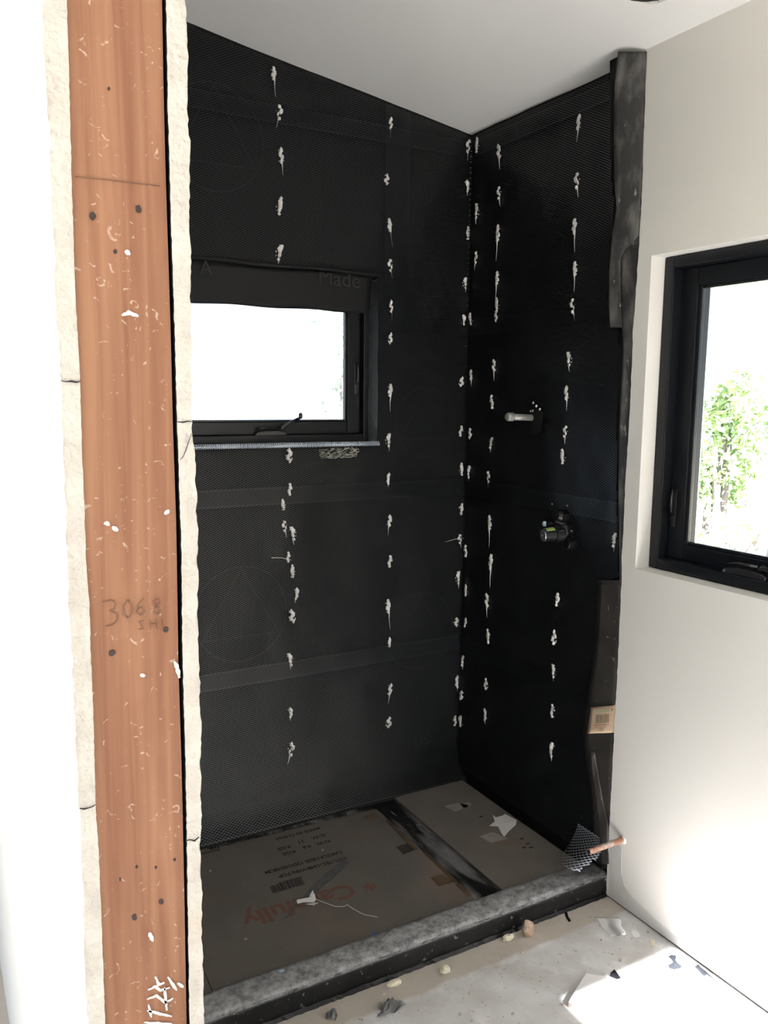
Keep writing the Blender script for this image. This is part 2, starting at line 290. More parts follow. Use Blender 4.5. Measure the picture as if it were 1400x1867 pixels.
# ceiling: raked sheet with a cut hole
hc = np.array([1.562, 1.539]); hr = 0.077; N = 40
def build_ceiling():
    x0, x1, y0, y1 = RX0-0.1, 1.95, RY0-0.1, 2.75
    B = MB(); ring = []; per = []
    for k in range(N):
        a = 2*math.pi*(k+0.5)/N; r = hr*(1+0.03*random.uniform(-1, 1)); ring.append((hc[0]+r*math.cos(a), hc[1]+r*math.sin(a)))
    half = 0.2
    for k in range(N):
        a = 2*math.pi*(k+0.5)/N; s_ = half/max(abs(math.cos(a)), abs(math.sin(a))); per.append((hc[0]+s_*math.cos(a), hc[1]+s_*math.sin(a)))
    Z = lambda p, d=0: (p[0], p[1], ceil_z(p[0])+d)
    B.add([Z(p) for p in ring]+[Z(p) for p in per], [(k, (k+1)%N, N+(k+1)%N, N+k) for k in range(N)])
    B.add([Z(p) for p in ring]+[Z(p, 0.006) for p in ring], [(k, (k+1)%N, N+(k+1)%N, N+k) for k in range(N)])
    a0, a1, b0, b1 = hc[0]-half, hc[0]+half, hc[1]-half, hc[1]+half
    # square corner fillers and the four rectangles around
    xs = [x0, a0, a1, x1]; ys = [y0, b0, b1, y1]
    for i in range(3):
        for j in range(3):
            if i == 1 and j == 1: continue
            B.add([Z((xs[i], ys[j])), Z((xs[i+1], ys[j])), Z((xs[i+1], ys[j+1])), Z((xs[i], ys[j+1]))], [(0, 1, 2, 3)])
    for sx_ in (-1, 1):
        for sy_ in (-1, 1):
            cpt = (hc[0]+sx_*half, hc[1]+sy_*half); best = sorted(per, key=lambda p: (p[0]-cpt[0])**2+(p[1]-cpt[1])**2)[:2]
            B.add([Z(cpt), Z(best[0]), Z(best[1])], [(0, 1, 2)])
    B.add([Z((x0, y0), .15), Z((x1, y0), .15), Z((x1, y1), .15), Z((x0, y1), .15)], [(0, 1, 2, 3)])
    return B.obj('ceiling', M_gypsum)
struct(build_ceiling())
can = thing('recessed_light_can', 'dark empty recessed light can in the hole cut in the white ceiling', 'light fixture', (hc[0], hc[1], ceil_z(hc[0])+0.006))
cB = MB()
prof = [(0.079, 0.005), (0.072, 0.004), (0.070, 0.05), (0.064, 0.10)]
vs = []; fs = []
for r, z in prof:
    for k in range(N): vs.append((hc[0]+r*math.cos(2*math.pi*k/N), hc[1]+r*math.sin(2*math.pi*k/N), ceil_z(hc[0]+r*math.cos(2*math.pi*k/N))+0.002+z))
for i in range(3):
    for k in range(N): fs.append((i*N+k, i*N+(k+1)%N, (i+1)*N+(k+1)%N, (i+1)*N+k))
fs.append(tuple(range(3*N, 4*N))); cB.add(vs, fs).obj('housing', M_can, can, smooth=False)
for a in (0.6, 3.7): MB().obox((hc[0]+0.062*math.cos(a), hc[1]+0.062*math.sin(a), ceil_z(hc[0])+0.04), (math.cos(a), math.sin(a), 0), (-math.sin(a), math.cos(a), 0), (0, 0, 1), 0.003, 0.012, 0.02).obj('spring_clip', M_brasscap, can)

# window holes
W1 = dict(x0=0.42, x1=1.415, z0=1.357, z1=1.932)
W2 = dict(y0=0.45, y1=1.677, z0=1.040, z1=1.909)
# back wall: black papered, with the window hole; the same wall goes on behind the partition
def wall_with_hole(axis, pos, thick, u0, u1, z0, ztop, hole, name, material):
    """wall slab; u is x for axis 1, y for axis 0. ztop(u) gives its top"""
    B = MB(); h0, h1, a, c = hole
    P = (lambda u, z, d: (u, pos+d, z)) if axis == 1 else (lambda u, z, d: (pos+d, u, z))
    us = [u0, h0, h1, u1]
    for d in (0, thick):
        for i in range(3):
            t0, t1 = ztop(us[i]), ztop(us[i+1])
            if i != 1: B.add([P(us[i], z0, d), P(us[i+1], z0, d), P(us[i+1], t1, d), P(us[i], t0, d)], [(0, 1, 2, 3)])
            else:
                B.add([P(h0, z0, d), P(h1, z0, d), P(h1, a, d), P(h0, a, d)], [(0, 1, 2, 3)])
                B.add([P(h0, c, d), P(h1, c, d), P(h1, t1, d), P(h0, t0, d)], [(0, 1, 2, 3)])
    ring = [(h0, a), (h1, a), (h1, c), (h0, c)]
    for i in range(4):
        (p, q), (r, s) = ring[i], ring[(i+1)%4]; B.add([P(p, q, 0), P(r, s, 0), P(r, s, thick), P(p, q, thick)], [(0, 1, 2, 3)])
    edge = [(u0, z0), (u1, z0), (u1, ztop(u1)), (u0, ztop(u0))]
    for i in range(4):
        (p, q), (r, s) = edge[i], edge[(i+1)%4]; B.add([P(p, q, 0), P(r, s, 0), P(r, s, thick), P(p, q, thick)], [(0, 1, 2, 3)])
    return struct(B.obj(name, material))
wall_with_hole(1, YB+0.012, 0.13, RX0, 1.93, 0, lambda u: ceil_z(u)+0.05, (W1['x0']-0.012, W1['x1']+0.012, W1['z0']-0.012, W1['z1']+0.012), 'wall_back', M_felt)
struct(MB().box((XL+0.012, 1.729, 0), (1.93, YB+0.012, ceil_z(XL)+0.02)).obj('wall_shower', M_felt))
# painted right wall: its edge towards the shower is a ragged cut
RE_PX = [(1177,107),(1175,200),(1171,330),(1166,430),(1160,520),(1154,600),(1151,680),(1147,760),(1143,830),(1139,900),(1137,960),(1133,1010),(1133,1060),(1130,1130),(1127,1190),(1124,1250),(1121,1300),(1119,1350),(1115,1430),(1111,1500),(1108,1560),(1106,1600),(1105,1634)]
RE = []
for px, py in RE_PX:
    p = at(0, XW, px, py); RE.append((p[1], p[2]))
RE[0] = (RE[0][0], ceil_z(XW)+0.02); RE[-1] = (RE[-1][0], 0.006)
def re_y(z): 
    zs = [q[1] for q in RE][::-1]; ys = [q[0] for q in RE][::-1]; return float(np.interp(z, zs, ys))
def build_right_wall():
    B = MB(); thick = 0.14; ye = 1.715
    top = ceil_z(XW)+0.02
    for d in (0, thick):
        x = XW+d
        us = [RY0-0.1, W2['y0'], W2['y1'], ye]
        for i in range(3):
            if i != 1: B.add([(x, us[i], 0.006), (x, us[i+1], 0.006), (x, us[i+1], top), (x, us[i], top)], [(0, 1, 2, 3)])
            else:
                B.add([(x, us[1], 0.006), (x, us[2], 0.006), (x, us[2], W2['z0']), (x, us[1], W2['z0'])], [(0, 1, 2, 3)])
                B.add([(x, us[1], W2['z1']), (x, us[2], W2['z1']), (x, us[2], top), (x, us[1], top)], [(0, 1, 2, 3)])
    ring = [(W2['y0'], W2['z0']), (W2['y1'], W2['z0']), (W2['y1'], W2['z1']), (W2['y0'], W2['z1'])]
    for i in range(4):
        (p, q), (r, s) = ring[i], ring[(i+1)%4]; B.add([(XW, p, q), (XW, r, s), (XW+thick, r, s), (XW+thick, p, q)], [(0, 1, 2, 3)])
    B.add([(XW, RY0-.1, .006), (XW, ye, .006), (XW+thick, ye, .006), (XW+thick, RY0-.1, .006)], [(0, 1, 2, 3)])
    # ragged strip of board at the shower edge
    zs = np.linspace(0.006, top, 150); n = len(zs)
    ee = [re_y(z) + 0.0012*random.uniform(-1, 1) for z in zs]
    B.add([(XW, ye, z) for z in zs]+[(XW, e_, z) for e_, z in zip(ee, zs)]+[(XW+0.014, e_+0.0008*random.uniform(-1, 1), z) for e_, z in zip(ee, zs)],
          [(i, i+1, n+i+1, n+i) for i in range(n-1)]+[(n+i, n+i+1, 2*n+i+1, 2*n+i) for i in range(n-1)])
    B.add([(XW+thick, ye, .006), (XW+thick, ye, top), (XW+.014, ye, top), (XW+.014, ye, .006)], [(0, 1, 2, 3)])
    return struct(B.obj('wall_right', M_paint))
wr = build_right_wall()
# rear and left walls (behind the viewer): unseen openings added and sized to let sun and sky light in
B = MB(); top = 3.2; DH = 2.05
B.box((RX0-.1, RY0-.1, 0), (-1.8, RY0, top)).box((-1.8, RY0-.1, DH), (-1.3, RY0, top)).box((-1.3, RY0-.1, 0), (1.37, RY0, top)).box((1.37, RY0-.1, DH), (1.90, RY0, top))
struct(B.obj('wall_rear', M_paint))
B = MB(); B.box((RX0-.1, RY0, 0), (RX0, -1.0, top)).box((RX0-.1, -1.0, 2.3), (RX0, 2.2, top)).box((RX0-.1, 2.2, 0), (RX0, 2.75, top))
struct(B.obj('wall_left', M_paint))

# ------------------------------------------------------------------ stub partition seen end-on
YP = 0.79
part = bpy.data.objects.new('wall_partition', None); COL.objects.link(part); part.location = (0.175, YP, 0); struct(part)
def interp_px(lst, y): return float(np.interp(y, [p[1] for p in lst], [p[0] for p in lst]))
LL = [(78,0),(80,100),(88,200),(93,350),(97,400),(102,550),(110,690),(113,740),(118,860),(121,960),(127,1100),(133,1230),(137,1330),(143,1450),(146,1500),(150,1600),(155,1730),(160,1867)]
LR = [(122,0),(125,100),(128,200),(131,330),(134,420),(137,530),(141,600),(146,690),(147,740),(150,830),(154,920),(157,1020),(163,1100),(166,1200),(171,1330),(175,1480),(180,1550),(184,1650),(188,1750),(192,1867)]
SR = [(300,0),(303,180),(306,300),(309,400),(313,520),(316,620),(320,800),(325,930),(328,1100),(329,1200),(333,1330),(337,1470),(341,1680),(344,1867)]
RL = [(303,0),(306,180),(309,300),(312,400),(316,520),(319,620),(323,770),(327,880),(331,1000),(332,1100),(333,1200),(337,1330),(340,1470),(343,1680),(346,1867)]
RR = [(339,0),(343,100),(343,200),(347,350),(347,480),(349,700),(351,780),(356,850),(359,950),(361,1050),(362,1150),(366,1300),(367,1450),(366,1540),(368,1650),(370,1750),(372,1867)]
def xz(lst, py):
    p = at(1, YP, interp_px(lst, py), py); return p
def z_of(py): return at(1, YP, 220, py)[2]
def x_at_z(lst, z):
    # invert roughly: sample the curve
    ys = np.linspace(0, 1867, 120); pts = [xz(lst, y) for y in ys]
    zs = np.array([p[2] for p in pts])[::-1]; xs = np.array([p[0] for p in pts])[::-1]
    return float(np.interp(z, zs, xs))
TAB = {}
for nm, L in (('LL', LL), ('LR', LR), ('SR', SR), ('RL', RL), ('RR', RR)):
    ys = np.linspace(0, 1867, 160); pts = [xz(L, y) for y in ys]; TAB[nm] = (np.array([p[2] for p in pts])[::-1], np.array([p[0] for p in pts])[::-1])
def xe(nm, z): return float(np.interp(z, *TAB[nm]))
ZT = 2.75
# stud
zs = np.linspace(0, ZT, 60); B = MB()
vs = [(xe('LR', z), YP+0.004, z) for z in zs]+[(xe('SR', z)-0.0012, YP+0.004, z) for z in zs]+[(xe('SR', z)-0.0012, YP+0.042, z) for z in zs]+[(xe('LR', z), YP+0.042, z) for z in zs]; n = 60
B.add(vs, [(a*n+i, a*n+i+1, ((a+1)%4)*n+i+1, ((a+1)%4)*n+i) for a in range(4) for i in range(n-1)]+[(0, n, 2*n, 3*n), (n-1, 2*n-1, 3*n-1, 4*n-1)])
stud = B.obj('stud', M_wood, part)
stud['label'] = 'reddish wooden stud between the two drywall layers'
def board(z0, z1, outer, inner, sgn, seed):
    rr = random.Random(seed); step = 0.0045; k = max(2, int((z1-z0)/step)); zs = np.linspace(z0, z1, k); B = MB(); ro = []; ri = []
    amp = 0.0
    for z in zs:
        amp = 0.6*amp + rr.uniform(-1, 1)*0.0009; ro.append(xe(outer, z)+amp); ri.append(xe(inner, z)+rr.uniform(-1, 1)*0.0003)
    so = [xe(outer, z) for z in zs]; n = k
    rings = [[(x, YP+rr.uniform(0, .0012), z) for x, z in zip(ro, zs)], [(x, YP+rr.uniform(0, .0012), z) for x, z in zip(ri, zs)],
             [(x, YP+0.02, z) for x, z in zip(ri, zs)]]
    B.add([p for R in rings for p in R], [(a*n+i, a*n+i+1, (a+1)*n+i+1, (a+1)*n+i) for a in range(2) for i in range(n-1)])
    # mid of the cut face slightly proud, then the paper-faced outer side running back to the back wall
    B.add([(x, YP+.0005, z) for x, z in zip(ro, zs)]+[(x, YP+0.008, z) for x, z in zip(so, zs)]+[(x, YB-0.03, z) for x, z in zip(so, zs)]+[(xe(inner, z), YB-0.03, z) for z in zs],
          [(a*n+i, a*n+i+1, (a+1)*n+i+1, (a+1)*n+i) for a in range(3) for i in range(n-1)])
    B.add([(xe(inner, z), YP+0.02, z) for z in zs]+[(xe(inner, z), YB-0.03, z) for z in zs], [(i, i+1, n+i+1, n+i) for i in range(n-1)])
    for zc, q in ((z0, 0), (z1, -1)): B.add([(so[q], YP+.004, zc), (xe(inner, zc), YP+.004, zc), (xe(inner, zc), YB-.03, zc), (so[q], YB-.03, zc)], [(0, 1, 2, 3)])
    return B
for zz0, zz1 in ((0, z_of(1475)), (z_of(1475), z_of(695)), (z_of(695), ZT)):
    o = board(zz0, zz1, 'LL', 'LR', -1, int(zz0*100)).obj('drywall_board', M_gypcore, part); o.data.materials.append(M_gypsum)
    for p in o.data.polygons:
        if abs(p.normal.x) > 0.8 and p.center.y > 0.006: p.material_index = 1
for zz0, zz1 in ((0, z_of(1531)), (z_of(1531), z_of(770)), (z_of(770), ZT)):
    o = board(zz0, zz1, 'RR', 'RL', 1, int(zz0*100)+50).obj('drywall_board', M_gypcore, part); o.data.materials.append(M_felt)
    for p in o.data.polygons:
        if abs(p.normal.x) > 0.8 and p.center.y > 0.006: p.material_index = 1
def crack(pxs):
    P = [at(1, YP-0.0006, *q) for q in pxs]; n = len(P); hw = [.0003]+[.0007*random.uniform(.5, 1.3) for _ in P[2:]]+[.0003]
    MB().add([p+np.array([0, 0, h]) for p, h in zip(P, hw)]+[p-np.array([0, 0, h]) for p, h in zip(P, hw)], [(i, i+1, n+i+1, n+i) for i in range(n-1)]).obj('joint_crack', M_dark, part, solid=.0008)
crack([(111,694),(120,696),(130,695),(140,697),(147,695)]); crack([(145,1474),(153,1475),(162,1473),(170,1470),(174,1467)])
crack([(323,769),(333,770),(342,768),(349,769)]); crack([(338,1533),(346,1531),(355,1533),(363,1526)]); crack([(349,790),(344,805),(339,820),(334,832),(329,838)])
# blocking inside closes the hollow wall
MB().box((0.14, YP+0.05, 0), (0.205, YP+0.09, ZT)).obj('blocking', M_dark, part)
for px, py, r in [(168,394,5.5),(252,381,5.5),(204,1190,5.5),(302,1148,5),(245,1672,5),(294,1644,4.5),(249,1580,2.5),(284,1581,2.5),(219,1603,2.5),(318,1567,2.5),(210,459,3),(198,162,2.2)]:
    p = at(1, YP+0.004, px, py); k = r/1511*0.80
    B = MB(); n = 10; pts = [(p[0]+k*(1+.2*random.uniform(-1,1))*math.cos(2*math.pi*i/n), YP+0.0032, p[2]+1.25*k*(1+.2*random.uniform(-1,1))*math.sin(2*math.pi*i/n)) for i in range(n)]
    B.prism(pts, (0, 0.004, 0)).obj('nail', M_nail, part)
p0 = at(1, YP+.003, 137, 322); p1 = at(1, YP+.003, 292, 339)
MB().prism([p0, p1, p1+np.array([0, 0, .0007]), p0+np.array([0, 0, .0007])], (0, .001, 0)).obj('pencil_line', M_pencil, part)
def smear(pts, wd, name='plaster_smear', m_=None, y=0.0030):
    m_ = m_ or M_mortar; B = MB(); t_ = np.linspace(0, len(pts)-1, 4*len(pts)); pts = [(np.interp(k, range(len(pts)), [p[0] for p in pts])+random.uniform(-.5, .5), np.interp(k, range(len(pts)), [p[1] for p in pts])+random.uniform(-.5, .5)) for k in t_]; P = [at(1, YP+y, *q) for q in pts]
    L = []; R_ = []
    for i, q in enumerate(P):
        d = P[min(i+1, len(P)-1)]-P[max(i-1, 0)]; d /= np.linalg.norm(d)+1e-9; nrm = np.array([-d[2], 0, d[0]]); ww = wd*random.uniform(.7, 1.1)*(.35+.65*math.sin(math.pi*(i+.6)/(len(P)+.2)))
        L.append(q+nrm*ww); R_.append(q-nrm*ww)
    n = len(P); B.add(L+R_, [(i, i+1, n+i+1, n+i) for i in range(n-1)]); return B.obj(name, m_, part, solid=0.0008)
for pts in ([(268,1842),(290,1848),(313,1853)],[(268,1822),(285,1815),(302,1828),(315,1820)],[(270,1805),(283,1798),(292,1806),(310,1800)],[(262,1864),(290,1866),(315,1867)],[(283,1780),(290,1795),(299,1792)],[(306,1781),(315,1795),(322,1806)],[(324,1792),(334,1800)],[(271,1832),(276,1855)],[(300,1800),(304,1842)]):
    smear(pts, 0.0016)
for pts in ([(318,1206),(323,1218),(327,1236)],[(272,1700),(279,1716)],[(256,1230),(264,1233)],[(228,457),(237,463)],[(205,960),(215,968)],[(190,953),(200,956)],[(300,938),(308,930)],[(222,575),(236,570),(252,577)]):
    smear(pts, 0.0022)
# pencilled size 3068 and a note under it
for pts in ([(188,1098),(203,1094),(211,1100),(209,1110),(200,1114),(212,1118),(214,1130),(206,1140),(192,1142)],
            [(232,1094),(225,1104),(225,1120),(232,1128),(240,1120),(241,1104),(234,1094)],
            [(262,1090),(252,1102),(249,1116),(256,1122),(264,1115),(259,1106),(250,1112)],
            [(289,1091),(279,1097),(285,1106),(294,1112),(289,1121),(279,1116),(283,1107),(293,1098),(289,1091)]):
    smear(pts, 0.0008, 'pencil_number', M_pencil, .0034)
for pts in ([(262,1131),(253,1133),(258,1140),(262,1146),(253,1148)], [(274,1130),(275,1147)], [(285,1129),(287,1146)], [(275,1138),(286,1137)], [(296,1128),(297,1146)]):
    smear(pts, 0.0005, 'pencil_note', M_pencil, .0034)

# slightly greyer band at the foot of the right wall: a thin sheet on the wall
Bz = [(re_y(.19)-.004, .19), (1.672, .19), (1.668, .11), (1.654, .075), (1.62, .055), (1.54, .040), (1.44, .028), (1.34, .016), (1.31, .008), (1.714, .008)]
# (kept as a modest tone difference, with its own edge)
MB().prism([(XW-0.0006, y, z) for y, z in Bz], (0.0006, 0, 0)).obj('grey_band', M_greyband, wr)
# dark gap under the board
MB().box((XW+0.004, 1.0, 0.0), (XW+0.02, 1.72, 0.0065)).obj('floor_gap', M_dark, wr)

# ================================================================== WINDOWS
def rect_frame(axis, d0, d1, u0, u1, z0, z1, wd):
    """rectangular frame of four bars with mitre-free butt joints, depth d0..d1 along axis"""
    B = MB(); wl, wr_, wb, wt = wd
    def bx(ua, ub, za, zb):
        if axis == 1: B.box((ua, d0, za), (ub, d1, zb))
        else: B.box((d0, ua, za), (d1, ub, zb))
    bx(u0, u0+wl, z0, z1); bx(u1-wr_, u1, z0, z1); bx(u0+wl, u1-wr_, z0, z0+wb); bx(u0+wl, u1-wr_, z1-wt, z1); return B
# window 1 (back wall)
w1 = bpy.data.objects.new('window_1', None); COL.objects.link(w1); w1.location = (0.93, YB+0.06, W1['z0']); struct(w1)
a0, a1, c0, c1 = W1['x0']-0.012, W1['x1']+0.01, W1['z0']-0.002, W1['z1']+0.01
rect_frame(1, 2.622, 2.72, a0, a1, c0, c1, (.034, .034, .034, .034)).obj('frame', M_frame, w1, bevel=0.0025)
rect_frame(1, 2.650, 2.690, a0+.034, a1-.034, c0+.034, c1-.034, (.050, .050, .044, .044)).obj('sash', M_frame, w1, bevel=0.003)
rect_frame(1, 2.656, 2.672, a0+.084, a1-.084, c0+.078, c1-.078, (.007, .007, .007, .007)).obj('glazing_bead', M_bead, w1, bevel=0.002)
MB().box((a0+.08, 2.672, c0+.075), (a1-.08, 2.676, c1-.075)).obj('pane', M_glass, w1)
def crank(win, base, right, out, name='crank_handle', L=0.11, s=1.0, ang=0.42, armlen=0.075):
    """folding casement operator: low housing, hub, bent arm and a knob"""
    r = np.array(right, float); o = np.array(out, float); u = np.array([0, 0, 1.0]); b0 = np.array(base, float)
    B = MB()
    prof = [(-.5, .35), (-.42, .75), (-.2, 1.0), (.2, 1.0), (.42, .8), (.5, .5)]
    vs = []
    for q, h in prof: vs += [b0+r*L*q, b0+r*L*q+u*.018*s*h, b0+r*L*q+u*.018*s*h*.8+o*.022*s, b0+r*L*q+o*.026*s]
    fs = [(0, 1, 2, 3), (20, 23, 22, 21)]
    for i in range(5):
        for k in range(4): fs.append((4*i+k, 4*i+(k+1)%4, 4*i+4+(k+1)%4, 4*i+4+k))
    h = B.add(vs, fs).obj(name, M_handle, win, bevel=0.002)
    hub = b0+r*L*.32+u*.018*s+o*.012*s
    arm = MB().tube([hub-r*L*.75+u*.002, hub-r*L*.55+u*.006*s, hub-r*.01+u*.007*s], [.004*s, .0035*s, .004*s], 8)
    arm.obj('fold_arm', M_handle, h, smooth=True)
    tip = hub+(r*math.cos(ang)+u*math.sin(ang))*armlen
    MB().tube([hub-r*.006, hub+u*.008*s+r*.008, hub+(tip-hub)*.45+u*.004, tip], [.007*s, .0075*s, .006*s, .0045*s], 10).obj('arm', M_handle, h, smooth=True)
    MB().tube([tip-u*.004, tip+u*.004, tip+u*.012, tip+u*.016], [.005*s, .0068*s, .0065*s, .003*s], 10).obj('knob', M_handle, h, smooth=True)
    return h
p = at(1, 2.615, 497, 793); crank(w1, (p[0], 2.648, c0+.034), (1, 0, 0), (0, -1, 0), L=0.115, ang=0.50, armlen=0.085)
def lever(win, c, u, axis_out, name='lock_lever'):
    c = np.array(c, float); o = np.array(axis_out, float); uu = np.array(u, float); z = np.array([0, 0, 1.0])
    B = MB(); B.obox(c, uu, o, z, .007, .002, .055); h = B.obj(name, M_handle, win, bevel=0.0015)
    MB().tube([c+o*.004+z*(-.02), c+o*.012+z*(-.005), c+o*.014+z*.03, c+o*.010+z*.055], [.005, .005, .004, .003], 8).obj('lever_arm', M_handle, h, smooth=True)
p = at(1, 2.648, 647, 690); lever(w1, (1.374, 2.6485, p[2]), (1, 0, 0), (0, -1, 0))
# window 2 (right wall)
w2 = bpy.data.objects.new('window_2', None); COL.objects.link(w2); w2.location = (XW+0.06, 1.06, W2['z0']); struct(w2)
a0, a1, c0, c1 = W2['y0'], W2['y1'], W2['z0'], W2['z1']
rect_frame(0, 1.826, 1.975, a0, a1, c0+.002, c1-.002, (.034, .034, .030, .030)).obj('frame', M_frame, w2, bevel=0.003)
rect_frame(0, 1.862, 1.915, a0+.034, a1-.034, c0+.032, c1-.032, (.052, .052, .046, .050)).obj('sash', M_frame, w2, bevel=0.003)
rect_frame(0, 1.872, 1.885, a0+.086, a1-.086, c0+.078, c1-.082, (.008, .008, .008, .008)).obj('glazing_bead', M_bead, w2, bevel=0.002)
MB().box((1.885, a0+.083, c0+.075), (1.889, a1-.083, c1-.08)).obj('pane', M_glass, w2)
p = at(0, 1.845, 1352, 1062); crank(w2, (1.862, p[1]-.01, c0+.032), (0, -1, 0), (-1, 0, 0), L=0.13, s=1.15, ang=-.05, armlen=.10)
p = at(0, 1.861, 1222, 925); lever(w2, (1.8605, a1-.052, p[2]), (0, 1, 0), (-1, 0, 0))
# outer frame return seen through the glass, sky light painted into its grey-blue
rect_frame(0, 1.925, 1.99, a0-.1, a1+.1, c0-.1, c1+.1, (.125, .125, .13, .13)).obj('outer_reveal', mat('skylit_frame', (0.35, 0.40, 0.47), 0.7), w2)

# ================================================================== LATH
S2 = at(1, YB, 845, 583)[2]; S3 = at(1, YB, 842, 873)[2]; S4 = at(1, YB, 838, 1157)[2]; S1 = at(1, YB, 600, 208)[2]
SEAMS = [0.05, S4, S3, S2, S1, 2.75]
def bulge(u, z, seed):
    return 0.010*vnoise(u*3.1, z*2.3, seed) + 0.006*vnoise(u*7.3+5, z*4.7, seed+1) + 0.0025*vnoise(u*19, z*13, seed+2)
PITCH_U, ROW = 0.0150, 0.0037
def lattice(name, parent, P, N_, u0, u1, z0, z1, keep, seed, lift=0.0, rw=0.0020, tilt=-0.36, zv=(0, 0, 1), off=None, mate=None, edge=True):
    """expanded metal: zig-zag ribbons that touch at their nodes. P(u,z)->surface points (arrays), N_ normal(s), keep(u,z)->bool"""
    hu = PITCH_U/2; nu = int((u1-u0)/hu); nr = int((z1-z0)/ROW)
    if nu < 2 or nr < 2: return None
    i = np.arange(nu+1); j = np.arange(nr+1)
    I, J = np.meshgrid(i, j); U = u0+I*hu; Z = z0+J*ROW + np.where((I+J) % 2 == 0, 0.5, -0.5)*ROW*0.86
    d = (bulge(U, Z, seed) if off is None else off(U, Z)) + lift + 0.0012
    base = P(U, Z); Nn = np.array(N_, float); Zv = np.array(zv, float)
    base = base + d[..., None]*Nn
    wv = np.full(U.shape, rw)
    if edge: wv[0, :] = rw*1.9; wv[-1, :] = rw*1.9
    tv = math.cos(tilt)*Zv + math.sin(tilt)*Nn
    A = base + (wv[..., None])*tv*0.5; Bq = base - (wv[..., None])*tv*0.5
    K = keep(U[:, :-1]+hu/2, (Z[:, :-1]+Z[:, 1:])/2)
    vid = np.arange(U.size).reshape(U.shape); off_ = U.size
    q = np.stack([vid[:, :-1], vid[:, 1:], vid[:, 1:]+off_, vid[:, :-1]+off_], -1)[K]
    V = np.concatenate([A.reshape(-1, 3), Bq.reshape(-1, 3)])
    used = np.unique(q); remap = np.full(len(V), -1); remap[used] = np.arange(len(used)); V = V[used]; q = remap[q]
    if len(q) == 0: return None
    V = V - np.array(world_loc(parent)) if parent else V
    me = bpy.data.meshes.new(name); me.vertices.add(len(V)); me.vertices.foreach_set('co', V.astype(np.float32).ravel())
    me.loops.add(q.size); me.loops.foreach_set('vertex_index', q.astype(np.int32).ravel()); me.polygons.add(len(q))
    me.polygons.foreach_set('loop_start', np.arange(0, q.size, 4, dtype=np.int32)); me.polygons.foreach_set('loop_total', np.full(len(q), 4, np.int32))
    me.update(calc_edges=True); me.validate()
    return link(name, me, mate or M_lath, parent)
lathB = thing('metal_lath', 'black expanded metal lath covering the back shower wall around the small window', 'metal lath', (0.95, YB, 0.05))
lathR = thing('metal_lath', 'black expanded metal lath on the right shower wall behind the pipe and valve', 'metal lath', (XL, 2.15, 0.08))
PB = lambda U, Z: np.stack([U, np.full(U.shape, YB), Z], -1)
PR = lambda U, Z: np.stack([np.full(U.shape, XL), U, Z], -1)
def keepB(U, Z):
    ok = (Z < CEIL0 + CEIL_S*(XL-U) - 0.012)
    return ok & ~((U > W1['x0']) & (U < W1['x1']) & (Z > W1['z0']) & (Z < W1['z1']-0.01))
def flareB(seed, lift):
    return lambda U, Z: bulge(U, Z, seed)+lift+0.058*np.clip((0.125-Z)/0.08, 0, 1)**1.8
XB0 = 0.26
for k in range(5):
    z0 = SEAMS[k] - (0.055 if k else 0); z1 = SEAMS[k+1]
    # courses lap like shingles: each upper sheet runs over the one below
    off = flareB(11, 0.0) if k == 0 else (lambda zz: (lambda U, Z: bulge(U, Z, 11) + 0.0035*np.clip((zz+0.11-Z)/0.05, 0, 1)))(z0)
    stuff(lattice('lath_sheet', lathB, PB, (0, -1, 0), XB0, XL-0.004, z0, z1, keepB, 11, off=off))
# narrow vertical lap beside the window, top courses
xs = at(1, YB, 701, 380)[0]
stuff(lattice('lath_sheet', lathB, PB, (0, -1, 0), xs, xs+0.10, S2-0.05, 2.55, keepB, 11, off=lambda U, Z: bulge(U, Z, 11)+0.004))
# right wall: free edge towards the room is cut unevenly
LE_PX = [(1114,148),(1119,330),(1124,380),(1115,460),(1112,590),(1133,640),(1129,730),(1127,900),(1130,1000),(1130,1050),(1096,1066),(1095,1110),(1092,1170),(1085,1230),(1080,1262),(1074,1300),(1071,1340),(1072,1370),(1078,1420),(1085,1470),(1090,1520),(1092,1545)]
le = [at(0, XL, *q) for q in LE_PX]; LEZ = np.array([q[2] for q in le])[::-1]; LEY = np.array([q[1] for q in le])[::-1]
def ledge(Z): return np.interp(Z, LEZ, LEY)
HOLES = [(at(0, XL, 966, 762), 0.016), (at(0, XL, 1030, 966), 0.034)]
def keepR(U, Z):
    ok = (Z < ceil_z(XL)-0.014) & (U > ledge(Z))
    for c, r in HOLES: ok &= (U-c[1])**2+(Z-c[2])**2 > r*r
    return ok
def liftR(U, Z):
    # free edge stands off; dimples where the stub and the valve come through; lower corner curls out
    e_ = np.exp(-np.clip(U-ledge(Z), 0, 1)/0.03)*0.006
    d = bulge(U, Z, 23)*1.3 + e_
    return d
for k in range(5):
    z0 = SEAMS[k] - (0.055 if k else -0.035); z1 = min(SEAMS[k+1], 2.47)
    if z0 > 2.44: continue
    off = (lambda zz, kk: (lambda U, Z: liftR(U, Z) + (0.0035*np.clip((zz+0.11-Z)/0.05, 0, 1) if kk else 0)))(z0, k)
    stuff(lattice('lath_sheet', lathR, PR, (-1, 0, 0), 1.70, YB-0.004, z0, z1, keepR, 23, off=off))
